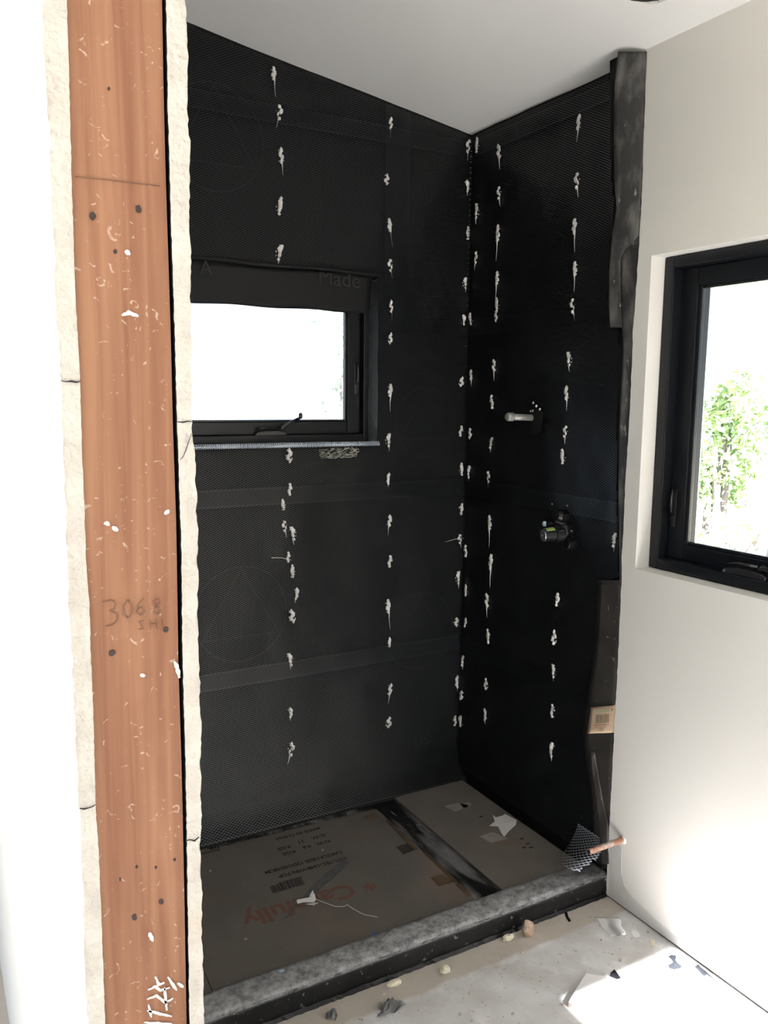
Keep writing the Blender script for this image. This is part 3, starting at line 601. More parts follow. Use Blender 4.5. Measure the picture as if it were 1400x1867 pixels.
# corner bead where the sheets meet, a slack folded edge
zz = np.linspace(0.06, ceil_z(XL)-.01, 260)
B = MB()
for i in range(len(zz)-1):
    a = 0.0045*((i % 2)*2-1); x = XL-0.007; y = YB-0.007
    B.add([(x-.004+a*.3, y+a*.3, zz[i]), (x+.002+a*.3, y-.004+a*.3, zz[i]+.002), (x+.002-a*.3, y-.004-a*.3, zz[i]+.0055), (x-.004-a*.3, y-a*.3, zz[i]+.0035)], [(0, 1, 2, 3)])
B.obj('corner_fold', M_lath, lathB)['kind'] = 'stuff'
# window returns: jamb and sill wrapped in the same mesh, in the lit colour
PJ = lambda U, Z: np.stack([np.full(U.shape, W1['x1']), U, Z], -1)
stuff(lattice('jamb_lath', lathB, PJ, (-1, 0, 0), YB-.006, YB+.064, W1['z0'], W1['z1']-.012, lambda U, Z: U > 0, 31, off=lambda U, Z: 0.004+0.004*vnoise(U*20, Z*14, 4), rw=0.0021, mate=M_litlath))
PK = lambda U, Z: np.stack([np.full(U.shape, W1['x0']), U, Z], -1)
stuff(lattice('jamb_lath', lathB, PK, (1, 0, 0), YB-.006, YB+.064, W1['z0'], W1['z1']-.012, lambda U, Z: U > 0, 33, off=lambda U, Z: 0.004+0.004*vnoise(U*20, Z*14, 6), rw=0.0021, mate=M_litlath))
PS = lambda U, Z: np.stack([U, YB-.012+Z, np.full(U.shape, W1['z0'])], -1)
stuff(lattice('sill_lath', lathB, PS, (0, 0, 1), W1['x0'], W1['x1'], 0, .075, lambda U, Z: U > 0, 37, zv=(0, 1, 0), off=lambda U, Z: 0.006+0.004*vnoise(U*14, Z*20, 8)-0.006*np.clip((.02-Z)/.02, 0, 1), rw=0.0023, mate=M_litlath))
# turned-over edge along the sill front
x_ = np.arange(W1['x0'], W1['x1'], 0.0075); B = MB()
for i, x in enumerate(x_):
    s_ = 0.003*math.sin(x*31)+0.001*random.uniform(-1, 1)
    B.add([(x, YB-.016+s_, W1['z0']-.006), (x+.006, YB-.016+s_, W1['z0']-.004), (x+.0068, YB-.006, W1['z0']+.010), (x+.002, YB-.006, W1['z0']+.009)], [(0, 1, 2, 3)])
B.obj('sill_edge', M_litlath, lathB)['kind'] = 'stuff'
# black paper behind the mesh, wrinkled the same way (one sheet per wall)
def paper(name, parent, P, N_, u0, u1, z0, z1, keep, off, du=0.02):
    nu = int((u1-u0)/du); nz = int((z1-z0)/du); U, Z = np.meshgrid(np.linspace(u0, u1, nu+1), np.linspace(z0, z1, nz+1)); V = P(U, Z)+(off(U, Z)-0.006)[..., None]*np.array(N_, float)
    idx = np.arange(U.size).reshape(U.shape); Kc = keep((U[:-1, :-1]+U[1:, 1:])/2, (Z[:-1, :-1]+Z[1:, 1:])/2)
    q = np.stack([idx[:-1, :-1], idx[:-1, 1:], idx[1:, 1:], idx[1:, :-1]], -1)[Kc]
    B = MB(); B.v = [tuple(p) for p in V.reshape(-1, 3)]; B.f = [tuple(int(x) for x in f) for f in q]
    o = B.obj(name, M_felt, parent, smooth=True); return o
pB = paper('backing_paper', lathB, PB, (0, -1, 0), 0.25, XL+.01, 0.03, 2.70, lambda U, Z: (Z < CEIL0+CEIL_S*(XL-U)+.02) & ~((U > W1['x0']) & (U < W1['x1']) & (Z > W1['z0']) & (Z < W1['z1'])), flareB(11, 0.0))
pR = paper('backing_paper', lathR, PR, (-1, 0, 0), 1.70, YB+.01, 0.03, ceil_z(XL)+.01, lambda U, Z: U > ledge(Z)-.012, lambda U, Z: bulge(U, Z, 23)*1.3)
# faint maker's rings and wording printed on the paper, seen dimly through the mesh
def ring_mark(parent, cx, cz, r, wall, wdt=0.004):
    B = MB(); n = 48
    def Q(u, z): return (u, YB+0.0005-bulge(np.array(u), np.array(z), 11), z) if wall == 'b' else (XL+.0005-1.3*bulge(np.array(u), np.array(z), 23), u, z)
    vs = []
    for rr in (r-wdt/2, r+wdt/2):
        for k in range(n): vs.append(Q(cx+rr*math.cos(2*math.pi*k/n), cz+rr*math.sin(2*math.pi*k/n)))
    B.add(vs, [(k, (k+1)%n, n+(k+1)%n, n+k) for k in range(n)])
    for k in range(3):
        a, b_ = 2*math.pi*k/3+math.pi/2, 2*math.pi*(k+1)/3+math.pi/2
        for s in range(6):
            pts = []
            for q, rr in ((s/6, r-wdt), ((s+1)/6, r-wdt), ((s+1)/6, r-2.6*wdt), (s/6, r-2.6*wdt)):
                pts.append(Q(cx+rr*(math.cos(a)*(1-q)+math.cos(b_)*q), cz+rr*(math.sin(a)*(1-q)+math.sin(b_)*q)))
            B.add(pts, [(0, 1, 2, 3)])
    return B.obj('printed_emblem', M_print, parent)
for px, py, rpx in [(765,1150,82),(775,770,70),(392,250,88),(440,1120,90)]:
    p = at(1, YB, px, py); ring_mark(lathB, p[0], p[2], rpx/560, 'b')
p = at(0, XL, 985, 640); ring_mark(lathR, p[1], p[2], 0.12, 'r')
p = at(0, XL, 1010, 1180); ring_mark(lathR, p[1], p[2], 0.12, 'r')
p = at(1, YB-.001, 730, 1368); text('printed_wording', 'in USA', 0.06, (p[0], YB-.0015, p[2]), (1, 0, 0), (0, 0, 1), M_print, lathB)

# ---- plaster dabs at the nails
def dab_mesh(seed, drip):
    rr = random.Random(seed); B = MB(); n = rr.randint(4, 6); h = 0.021+0.006*rr.random()
    for k in range(n):
        f_ = k/(n-1); z = h*(1-2*f_)*0.62; x = 0.004*rr.uniform(-1, 1); r = 0.0078*(1-.35*abs(2*f_-.8))*rr.uniform(.7, 1.15)
        B.rock((x, -0.0028, z), (r, 0.0032, r*1.25), sub=1, rough=0.35, seed=rr.random())
    for k in range(4):
        a = rr.uniform(0, 6.28); B.rock((0.009*math.cos(a), -.001, 0.018*math.sin(a)), (.0016, .0012, .0022), sub=1, rough=.4, seed=rr.random())
    if drip:
        x = rr.uniform(-.002, .002); B.tube([(x, -.002, -h*.5), (x+.001, -.0018, -h*.8-drip*.4), (x+rr.uniform(-.002, .003), -.0015, -h*.8-drip)], [.0022, .0009, .0004], 5)
    me = bpy.data.meshes.new('plaster_dab'); me.from_pydata(B.v, [], B.f); me.materials.append(M_mortar); me.update(); return me
DABS = [dab_mesh(k, d) for k, d in enumerate([0, 0, 0, .012, .02, .03, .045, .008, 0, 0])]
def dab(parent, axis, px, py, kind=None, s=1.0):
    seed = 11 if axis == 1 else 23
    p = at(axis, (YB if axis == 1 else XL)-0.006, px, py); z = p[2]; u = p[0] if axis == 1 else p[1]
    off = float(bulge(np.array(u), np.array(z), seed))*(1 if axis == 1 else 1.3)+0.0015
    o = bpy.data.objects.new('plaster_dab', DABS[kind if kind is not None else random.choice([0, 1, 2, 3, 7, 8, 9])]); COL.objects.link(o); o.parent = parent
    loc = Vector((u, YB-off, z)) if axis == 1 else Vector((XL-off, u, z)); o.location = loc - world_loc(parent)
    k = random.uniform(.95, 1.28)*s; o.scale = (k*random.choice([-1, 1]), k, k*random.uniform(.9, 1.15)); o.rotation_euler = (0, random.uniform(-.15, .15), 0 if axis == 1 else -math.pi/2)
cA = [(501,133,6),(511,204,4),(514,283,5),(511,376,0),(510,461,3),(529,831,2),(529,893,1),(517,921,0),(519,960,4),(534,973,3),(525,1016,1),(533,1042,0),(540,1083,7),(533,1124,2),(529,1203,3),(529,1300,7),(531,1367,4)]
cB_ = [(713,225,5),(706,327,2),(712,410,6),(712,484,4),(713,559,5),(712,617,2),(712,712,6),(709,803,3),(709,873,7),(711,950,5),(711,1024,1),(709,1106,6),(711,1172,0),(712,1258,5),(710,1318,2)]
cC = [(855,266,4),(853,339,7),(855,425,0),(849,516,3),(846,583,8),(843,696,2),(840,786,1),(841,856,0),(841,928,9),(838,983,4),(836,1054,3),(833,1135,2),(834,1243,7),(831,1315,1)]
cD = [(869,265,0),(867,385,3),(866,470,4),(857,581,8),(857,684,5),(855,791,2),(852,861,7),(847,1005,1),(847,1077,0),(847,1135,9),(843,1205,3),(842,1268,2),(840,1315,8)]
cE = [(908,276,5),(907,352,4),(906,425,6),(904,507,6),(904,556,0),(903,577,2),(899,667,5),(896,733,1),(892,808,3),(887,870,4),(890,953,6),(895,1025,6),(888,1095,5),(889,1160,9),(886,1247,2),(884,1303,7)]
cF = [(1053,223,5),(1051,330,4),(1047,413,6),(1048,490,6),(1044,558,4),(1037,655,3),(1033,717,5),(1030,787,4),(1026,833,0),(1016,1093,9),(1010,1162,2),(1009,1224,3),(1006,1296,1),(1005,1368,7),(1119,985,3)]
for px, py, k in cA+cB_: dab(lathB, 1, px, py, k)
for px, py, k in cC: dab(lathB, 1, px, py, k, .95)
for px, py, k in cD+cE+cF: dab(lathR, 0, px, py, k, 1.0 if px > 950 else 1.05)
# loose tie wires
for a_, b_, par, ax in [((495,1017),(531,1021),lathB,1),((812,988),(846,981),lathB,1),((825,1136),(836,1130),lathB,1)]:
    q0, q1 = at(ax, YB-.01, *a_), at(ax, YB-.006, *b_); mid = (q0+q1)/2+np.array([0, -.004, .004]); MB().tube([q0, mid, q1], .0009, 5).obj('tie_wire', M_string, par)
# torn patch of mesh under the sill, bright wire ends
q = at(1, YB-.008, 618, 826); B = MB()
for k in range(150):
    x = q[0]+random.uniform(-.072, .072); z = q[2]+random.uniform(-.017, .017); l = random.uniform(.004, .009); a = random.choice([.35, .5, 2.6])+random.uniform(-.2, .2)
    d = np.array([math.cos(a)*l, random.uniform(-.003, .001), math.sin(a)*l*.7]); c = np.array([x, YB-.010, z]); B.tube([c-d, c+d], .0007, 4, cap=False)
B.obj('cut_wire_ends', mat('bare_wire', (0.40, 0.40, 0.34), 0.4, metal=.7), lathB)['kind'] = 'stuff'
# lower free corner of the mesh flares out over the curb
def flare_corner(U, Z): return 0.012+0.105*np.clip((.175-Z)/.085, 0, 1)**1.5*np.sin(np.clip((U-1.725)/.15, 0.02, .98)*math.pi)**.55
stuff(lattice('flared_corner', lathR, PR, (-1, 0, 0), 1.735, 1.868, .090, .175, lambda U, Z: (U > 1.74+.02*np.clip((.13-Z)/.04, 0, 1)), 23, off=flare_corner, rw=.0024, mate=M_litlath))

# ================================================================== BUILDING PAPER
# flap hanging over the head of the small window
fl = thing('building_paper_flap', 'black paper flap hanging over the top of the small window, printed Made', 'building paper', (0.95, YB-.004, W1['z1']))
zb0 = at(1, YB, 350, 551)[2]; zb1 = at(1, YB, 676, 571)[2]
def ff(u, v):
    x = W1['x0']-.02+u*(W1['x1']-.028-W1['x0']+.02); zt = W1['z1']-.004; zb = zb0+(zb1-zb0)*(x-.75)/.63
    return (x, YB-.006+.018*v+.004*math.sin(x*9+v*2), zt+(zb-zt)*v+.002*math.sin(x*23)*v)
MB().grid(ff, 40, 8).obj('flap', M_felt, fl, smooth=True, solid=0.0008)
M_printw = mat('window_print', (0.030, 0.030, 0.031), 0.7, spec=.2)
p = at(1, YB, 577, 518); text('printed_wording', 'Made', 0.072, (p[0], YB-.0095, p[2]), (1, 0, -.02), (.02, 0, 1), M_printw, fl)
p = at(1, YB, 362, 500); text('printed_wording', 'A', 0.06, (p[0], YB-.0100, p[2]), (1, 0, 0), (0, 0, 1), M_printw, fl)
# rolled edge of paper and mesh at the head
B = MB(); xs_ = np.linspace(W1['x0'], W1['x1'], 60)
B.tube([(x, YB-.012+.002*math.sin(x*40), W1['z1']+.002+.0025*math.sin(x*17)) for x in xs_], .007, 8).obj('rolled_edge', M_felt, fl, smooth=True)

# dusty strip peeled off between mesh and painted wall
st = thing('building_paper_strip', 'dusty black paper strip peeling from the wall between mesh and painted drywall', 'building paper', (XL, 1.75, 0.09))
FE = [(1127,93),(1120,160),(1119,260),(1120,330),(1124,380),(1117,420),(1113,460),(1110,500),(1110,560),(1112,597)]
FRt = [(1179,106),(1174,200),(1170,330),(1164,430),(1150,446),(1138,457),(1131,470),(1131,500),(1132,560),(1134,597)]
def at_px_off(px, py, off): return at(0, XW-off, px, py)
tl = at_ceil(1127, 94); offt = XW-tl[0]
def flp(u, v):
    # v: 0 top .. 1 bottom (in picture rows), u: left .. right
    py = 94+v*(597-94); lx = interp_px(FE, py)
    offl = 0.045*(1-v)**1.2 + 0.014
    rx = interp_px(FRt, max(py, 106)); offr = 0.0035 if py < 430 else 0.0035+0.006*min(1, (py-430)/60)
    o_ = offl+(offr-offl)*u + 0.006*math.sin(u*math.pi)*(1-v)
    p_ = at_px_off(lx+(rx-lx)*u, py, o_)
    p_[2] = min(p_[2], ceil_z(p_[0])-.001)
    return p_
MB().grid(flp, 8, 60).obj('flap', M_feltdust, st, smooth=True, solid=0.0008)
def strip(Lp, Rp, y0, y1, offl, offr, n=50, wob=.002):
    def g(u, v):
        py = y0+v*(y1-y0); return at_px_off(interp_px(Lp, py)*(1-u)+interp_px(Rp, py)*u, py, offl+(offr-offl)*u+wob*math.sin(v*17+u*3))
    return MB().grid(g, 5, n)
reL = [(x+1.2, y) for x, y in RE_PX]
MS = [(1142,370),(1133,450),(1131,470),(1132,520),(1134,600),(1136,640),(1131,730),(1128,800),(1127,900),(1129,1000),(1130,1068)]
strip(MS, reL, 370, 1068, .001, -.006, wob=.001).obj('wall_strip', M_feltdust, st, smooth=True, solid=.0008)
LS = [(1090,1062),(1088,1110),(1085,1170),(1078,1230),(1072,1262),(1066,1300),(1063,1340),(1066,1370),(1072,1420),(1078,1470),(1083,1520),(1086,1600)]
strip(LS, reL, 1058, 1585, -.010, -.004, wob=.003).obj('lower_strip', M_feltbrown, st, smooth=True, solid=.0008)
MB().grid(lambda u, v: at_px_off(1112+u*14, 101+v*190, .030*(1-v)-.006), 3, 20).obj('inner_flap', M_felt, st, smooth=True, solid=.0008)
# clear torn lip along the lower mesh edge
strip([(1075,1370),(1080,1420),(1087,1470),(1093,1530),(1096,1575)], [(1084,1370),(1092,1420),(1101,1470),(1108,1500),(1110,1575)], 1372, 1575, .004, .001, n=24).obj('torn_lip', M_feltbrown, st, smooth=True, solid=.0006)
# tan label on the strip
def lab(u, v):
    ly = 1286+v*50; lx = (1077-v*6); rx = 1121.5-v*2; py = ly+(1-u)*4*(1-v*.6)+ (0 if u < .9 else -1)
    return at_px_off(lx+(rx-lx)*u, py, -.0045+.003*math.sin(u*3))
lb = MB().grid(lab, 8, 6).obj('paper_label', M_label, st, smooth=True, solid=.0004)
lb['label'] = 'tan paper label with a barcode on the dark strip'
def labbar(u0, u1, v0, v1, m_, nm):
    c = [np.array(lab(u, v))+np.array([-.0016, 0, 0]) for u, v in ((u0, v0), (u1, v0), (u1, v1), (u0, v1))]; B = MB().add(c, [(0, 1, 2, 3)]); return B
B = MB(); uu = .28
while uu < .76:
    wv = random.choice([.010, .010, .018, .026]); c = labbar(uu, uu+wv, .30, .62, M_labelink, ''); B.add(c.v, c.f); uu += wv+random.choice([.010, .014, .020])
B.obj('barcode', M_labelink, lb)
def dashes(v0, v1, ua, ub, m_, nm):
    B = MB(); u_ = ua
    while u_ < ub:
        wv = random.uniform(.012, .022); c = labbar(u_, min(u_+wv, ub), v0+random.uniform(0, .008), v1-random.uniform(0, .01), m_, ''); B.add(c.v, c.f); u_ += wv+random.choice([.006, .006, .006, .02])
    B.obj(nm, m_, lb)
dashes(.66, .71, .20, .78, M_labelred, 'red_print_line'); dashes(.75, .78, .26, .72, M_labelink, 'small_print_line'); dashes(.82, .86, .42, .62, M_labelink, 'small_print_line'); dashes(.89, .92, .36, .60, M_labelink, 'small_print_line')
c = labbar(.16, .80, .10, .22, M_labelhead, ''); c.obj('heading_block', M_labelhead, lb); labbar(.86, .93, .12, .20, M_labelink, '').obj('corner_mark', M_labelink, lb)

# ================================================================== PLUMBING
p = at(0, XL, 972, 762); tip = at(0, XL-.105, 921, 760)
sa = thing('shower_pipe_stub', 'grey galvanised shower pipe stub with round cap sticking out of the mesh', 'pipe', tuple(p))
tip = np.array([XL-.115, p[1]+.0, 0]); 
# find the tip so that it lies on the photographed end
best = min(((abs(at(0, XL-d, 921, 760)[1]-p[1]), d) for d in np.linspace(.03, .2, 60)))[1]
tip = at(0, XL-best, 925, 760); base = np.array([XL+.02, p[1]+.002, p[2]]); dv = (tip-base); Lp = np.linalg.norm(dv); dv /= Lp
MB().tube([base, tip-dv*.018], [.0105, .0105], 16).obj('pipe', M_galv, sa, smooth=True)
MB().tube([tip-dv*.024, tip-dv*.021, tip-dv*.014, tip-dv*.012, tip-dv*.004, tip, tip+dv*.003], [.0115, .0145, .0145, .0135, .0140, .0125, .006], 16).obj('end_cap', M_galv, sa, smooth=True)
B = MB()
for k in range(7):
    a = random.uniform(0, 6.28); c = np.array([XL-.010, p[1]-.006+.020*math.cos(a)*random.random(), p[2]+.014+.012*math.sin(a)]); B.rock(c, (.002, .003, .002), rough=.4)
g0 = at(0, XL-.012, 972, 735); g1 = at(0, XL-.012, 984, 746)
for f_ in (0, .45, 1): B.rock(g0+(g1-g0)*f_, (.003, .004, .004), rough=.4)
B.obj('sealant_spots', M_mortar, sa)['kind'] = 'stuff'
B = MB(); pts = []
for q in [(946,722),(962,728),(972,738),(990,752),(986,786),(972,794),(958,776),(945,760)]: pts.append(at(0, XL-.0075, *q))
B.prism(pts, (.001, 0, 0)).obj('rubber_gasket', M_rubber, sa)

v0 = at(0, XL, 1030, 966)
va = thing('shower_valve', 'black shower mixing valve with green sticker poking through the mesh', 'shower valve', tuple(v0))
def vp(px, py, d): return at(0, XL-d, px, py)
MB().tube([v0+np.array([.03, 0, 0]), v0+np.array([-.02, 0, 0]), v0+np.array([-.035, 0, 0])], [.036, .035, .028], 18).obj('valve_body', M_rubber, va, smooth=False, bevel=.003)
a_ = vp(1018, 940, .03)
MB().tube([a_+np.array([.03, 0, 0]), a_, a_+np.array([-.012, 0, .002])], [.021, .021, .016], 14).obj('upper_port', M_rubber, va, bevel=.002)
tipv = vp(991, 976, .085); bas = vp(1026, 972, .02); d_ = tipv-bas; d_ /= np.linalg.norm(d_); Lv = np.linalg.norm(tipv-bas)
MB().tube([bas, bas+d_*Lv*.45, bas+d_*Lv*.47, tipv], [.027, .027, .0215, .0200], 18).obj('cartridge', M_rubber, va, bevel=.0015)
MB().tube([tipv-d_*.001, tipv+d_*.003, tipv+d_*.0045], [.0190, .0185, .015], 18).obj('end_disc', M_brasscap, va)
MB().rock(tipv+d_*.005, (.003, .003, .003), rough=.05).obj('set_screw', M_galv, va)
# sticker wraps the top of the cartridge
up_ = np.array([0, 0, 1.0]); sd = np.cross(d_, up_); sd /= np.linalg.norm(sd); up2 = np.cross(sd, d_)
def stk(u, v):
    a = math.radians(15+u*120); s_ = Lv*(.50+.42*v); return bas+d_*s_+(.0222-.001*v)*(math.cos(a)*sd+math.sin(a)*up2)
MB().grid(stk, 8, 3).obj('green_sticker', M_green, va, smooth=True, solid=.0006)['label'] = 'green sticker on the valve'
bt = vp(993, 955, .055)
MB().rock(bt, (.009, .008, .009), sub=2, rough=.08).obj('blue_cap', M_blue, va, smooth=True)['label'] = 'pale blue cap'
MB().tube([bt, vp(1012, 955, .03)], [.006, .009], 12).obj('side_port', M_rubber, va, smooth=True)
lw = vp(1036, 990, .015); MB().tube([lw+np.array([.03, 0, 0]), lw+np.array([-.012, 0, -.002])], [.022, .018], 14).obj('lower_port', M_rubber, va, bevel=.002)
for (aa, bb) in (((1012, 951), (1026, 955)), ((1008, 970), (1028, 967))):
    MB().tube([vp(*aa, .055), vp(*bb, .045)], .0016, 6).obj('casting_rib', M_brasscap, va)
for k, q in enumerate([(1034,922),(1042,968),(1006,919)]):
    MB().rock(vp(*q, .010), (.003, .004, .003), rough=.4).obj('sealant_spot', M_galv, va)

cp0 = at(0, XW, 1136, 1531)
cu = thing('copper_pipe_stub', 'copper supply pipe stub poking out low on the painted wall', 'pipe', tuple(cp0))
best = min(((abs(at(0, XW-d, 1072, 1553)[1]-cp0[1]), d) for d in np.linspace(.03, .3, 100)))[1]
ct = at(0, XW-best, 1073, 1553); dv = ct-cp0; L_ = np.linalg.norm(dv); dv /= L_
MB().tube([cp0-dv*.02, ct], [.0085, .0085], 14, cap=True).obj('pipe', M_copper, cu, smooth=False)
MB().tube([ct-dv*.001, ct+dv*.0006], [.0062, .0062], 14).obj('pipe_bore', M_dark, cu)
MB().rock(cp0+np.array([-.001, 0, 0]), (.004, .014, .014), sub=2, rough=.15).obj('plaster_collar', M_mortar, cu)

# ================================================================== PAN, CURB, CARDBOARD
pan = tag(MB().box((0.24, 1.820, 0.0), (XL-.001, YB+.005, 0.036)).obj('shower_pan', M_memb), 'black waterproof shower pan floor streaked with grey dust between cardboard sheets', 'shower pan')
# curb: membrane over two stacked boards
def curb_obj():
    B = MB(); x0, x1 = 0.20, XW+.001; n = 120; prof = [(1.729, 0.0), (1.7275, .02), (1.728, .05), (1.7285, .066), (1.733, .0725), (1.742, .0752), (1.770, .0765), (1.800, .0755), (1.812, .073), (1.817, .066), (1.818, .04), (1.819, .02)]
    vs = []; k = len(prof)
    for i in range(n+1):
        x = x0+(x1-x0)*i/n
        for j, (y, z) in enumerate(prof):
            a = .0018*vnoise(np.array(x*26), np.array(j*.8), 3)+.001*vnoise(np.array(x*70), np.array(j*1.3), 5)
            flare = .012*max(0, (x-1.66)/.12)**2
            vs.append((x, y+(a if j in (0, 1, 2, 3) else 0)+(flare if j > 7 else 0), z+(a*1.2 if j > 2 else 0)+(flare*.3 if j > 2 else 0)))
    fs = [(i*k+j, (i+1)*k+j, (i+1)*k+j+1, i*k+j+1) for i in range(n) for j in range(k-1)]
    fs += [tuple(range(k)), tuple(n*k+j for j in range(k))]; B.add(vs, fs)
    e_ = thing('shower_curb', 'low shower curb wrapped in black membrane, its top grey with dust', 'curb', (1.0, 1.77, 0))
    o = B.obj('membrane', M_curb, e_, smooth=True)
    # lapped edge of membrane along the floor
    B2 = MB(); rr = random.Random(4)
    m_ = 160
    a = [(x0+(x1-x0)*i/m_, 1.726-.0015*rr.random(), .010+.004*vnoise(np.array(i*.31), np.array(2.2), 9)+.002*rr.random()) for i in range(m_+1)]; b_ = [(p[0], 1.722-.003*rr.random(), .0008) for p in a]
    B2.add(a+b_, [(i, i+1, m_+2+i, m_+1+i) for i in range(m_)]).obj('membrane_edge', M_rubber, e_, solid=.0012)
    # folded seam ridge along the front top edge
    B3 = MB(); seg = [(x0+(x1-x0)*i/90, 1.7285+.0012*rr.uniform(-1, 1), .0665+.0015*vnoise(np.array(i*.4), np.array(.3), 2)) for i in range(91)]
    B3.tube(seg, .0012, 5).obj('seam_ridge', mat('scuffed_seam', (.30, .30, .31), .8, var=(.03, .03, .03), scale=30, fac=(.48, .6)), e_, smooth=True)
    # corner patch against the wall
    return e_
curb = curb_obj()
TC = 0.0425       # top of the cardboard
def sheet(name, pts, m_, label, zlo=.0365):
    c = np.mean(np.array(pts), 0); t_ = thing(name, label, 'cardboard', (c[0], c[1], zlo))
    MB().prism([(x, y, zlo) for x, y in pts], (0, 0, TC-zlo)).obj('panel', m_, t_, bevel=.0008); return t_
cl = sheet('cardboard_sheet', [(0.262, 1.828), (0.77, 1.826), (1.368, 1.826), (1.372, 2.10), (1.374, 2.472), (0.262, 2.520)], M_card, 'larger cardboard sheet with upside-down box print covering the shower floor')
cr_ = sheet('cardboard_sheet', [(1.470, 1.833), (1.776, 1.838), (1.779, 2.537), (1.474, 2.512)], M_card2, 'smaller cardboard sheet with pale tape pieces by the right shower wall')
zt = TC+.0004
def onc(px, py, z=TC): return at(2, z, px, py)
# box print, upside down
def ptext(body, pxl, pyl, size, m_=M_ink, parent=cl, name='printed_line', sp=1.0):
    """pxl,pyl: picture position of the START of the line (right end, as it is upside down)"""
    p_ = onc(pxl, pyl); text(name, body, size, (p_[0], p_[1], zt), (-1, 0.02, 0), (-0.02, -1, 0), m_, parent, extrude=.0002, spacing=sp, bold=size*.018)
ptext('CTC-TEC-1648-WIN-TOP', 630, 1562, .023, sp=.9); ptext('CARTON SIZE: 125X105X8CM', 622, 1551, .023, sp=.86)
ptext('N.W.', 600, 1531, .024); ptext('9.6', 565, 1540, .024); ptext('KGS', 537, 1550, .024)
ptext('G.W.', 592, 1520, .024); ptext('11', 553, 1531, .024); ptext('KGS', 528, 1541, .024)
ptext('MADE IN CHINA', 582, 1508, .022); ptext('THIS PRODUCT IS COMPLIANT WITH THE', 573, 1498, .020); 
ptext('PACKING VIEW', 400, 1547, .017); ptext('* Carefully', 672, 1600, .098, M_red, cl, 'red_handwriting', .98)
# barcode block
q0 = onc(498, 1629); q1 = onc(556, 1612); q2 = onc(549, 1600); B = MB(); ex = (q1-q0); ey = (q2-q1); u_ = 0
while u_ < 1:
    wv = random.choice([.02, .03, .045]); a = q0+ex*u_; c = q0+ex*min(1, u_+wv); B.prism([(*a[:2], zt), (*c[:2], zt), (*(c+ey)[:2], zt), (*(a+ey)[:2], zt)], (0, 0, .0002)); u_ += wv+random.choice([.012, .02, .03])
B.obj('barcode', M_ink, cl)
ptext('6 901648 000125', 549, 1598, .012, sp=.9)
def patch(pxs, m_, nm, par, dz=.0006):
    P = [onc(*q) for q in pxs]; return MB().prism([(p_[0], p_[1], TC) for p_ in P], (0, 0, dz)).obj(nm, m_, par)
patch([(664,1488),(683,1483),(690,1493),(672,1499)], M_tape, 'tape_patch', cl); patch([(722,1544),(742,1538),(756,1550),(735,1558)], M_tapedark, 'printed_mark', cl)
patch([(785,1601),(806,1594),(828,1608),(800,1616)], M_tape, 'tape_patch', cl); patch([(702,1497),(708,1495),(727,1513),(720,1514)], M_tape, 'tape_patch', cl)
patch([(722,1516),(730,1514),(762,1548),(756,1551)], M_tape, 'tape_edge', cl); patch([(770,1554),(776,1553),(835,1608),(828,1610)], M_tape, 'tape_edge', cl); patch([(830,1613),(838,1610),(860,1632),(852,1636)], M_tape, 'tape_edge', cl)
patch([(810,1470),(834,1464),(858,1469),(830,1480)], M_clear, 'tape_patch', cr_); patch([(874,1525),(898,1517),(926,1529),(895,1537)], M_clear, 'tape_patch', cr_); patch([(838,1465),(857,1463),(860,1470),(846,1474)], M_clear, 'tape_patch', cr_)
pb = onc(877, 1489); MB().prism([(pb[0]+.007*math.cos(k), pb[1]+.006*math.sin(k), TC) for k in np.linspace(0, 5.6, 8)], (0, 0, .0004)).obj('black_spot', M_dark, cr_)
for k, q in enumerate([(951,1529),(962,1538),(968,1545),(955,1545)]):
    pq = onc(*q); MB().box((pq[0]-.007, pq[1]-.004, TC), (pq[0]+.007, pq[1]+.003, TC+.0003)).obj('printed_mark', M_ink, cr_)
pf0, pf1 = onc(372, 1772), onc(389, 1811); d = pf1-pf0; nn_ = np.array([-d[1], d[0], 0]); nn_ /= np.linalg.norm(nn_)
MB().prism([(*(pf0-nn_*.0012)[:2], TC), (*(pf1-nn_*.0012)[:2], TC), (*(pf1+nn_*.0012)[:2], TC), (*(pf0+nn_*.0012)[:2], TC)], (0, 0, .0003)).obj('fold_line', M_dark, cl)

# grey felt strip and string lying on the larger sheet
sp_pts = [((637,1571),(624,1566)),((622,1588),(612,1577)),((604,1602),(592,1593)),((586,1618),(572,1611)),((566,1636),(553,1633)),((546,1645),(541,1643)),((520,1675),(519,1674))]
L_ = [onc(*a, TC+.004) for a, b_ in sp_pts]; R_ = [onc(*b_, TC+.004) for a, b_ in sp_pts]; n = len(L_)
for k in range(n): L_[k][2] = R_[k][2] = TC+.0012+.0012*(k % 2)
o = MB().add(L_+R_, [(i, i+1, n+i+1, n+i) for i in range(n-1)]).obj('felt_strip', M_strip, None, solid=.0014)
tag(o, 'thin grey felt strip tapering to a point on the cardboard', 'strip')
tw = thing('string', 'white string with knotted plastic tie lying across the grey strip', 'string', tuple(onc(560, 1648)))
def onz(q, dz): p_ = onc(*q); p_[2] = TC+dz; return p_
B = MB().tube([onz((541,1646), .004), onz((556,1645), .006), onz((573,1642), .006), onz((592,1648), .004), onz((612,1655), .0035), onz((627,1655), .004), onz((633,1652), .0045), onz((645,1660), .0035), onz((663,1669), .003), onz((688,1674), .003)], [.0012]*10, 6); B.obj('cord', M_string, tw, smooth=True)
B = MB(); Lh = [onz((541,1644), .006), onz((552,1643), .008), onz((566,1641), .009), onz((573,1634), .010)]; Rh = [onz((542,1650), .004), onz((553,1648), .005), onz((573,1648), .005), onz((576,1643), .006)]
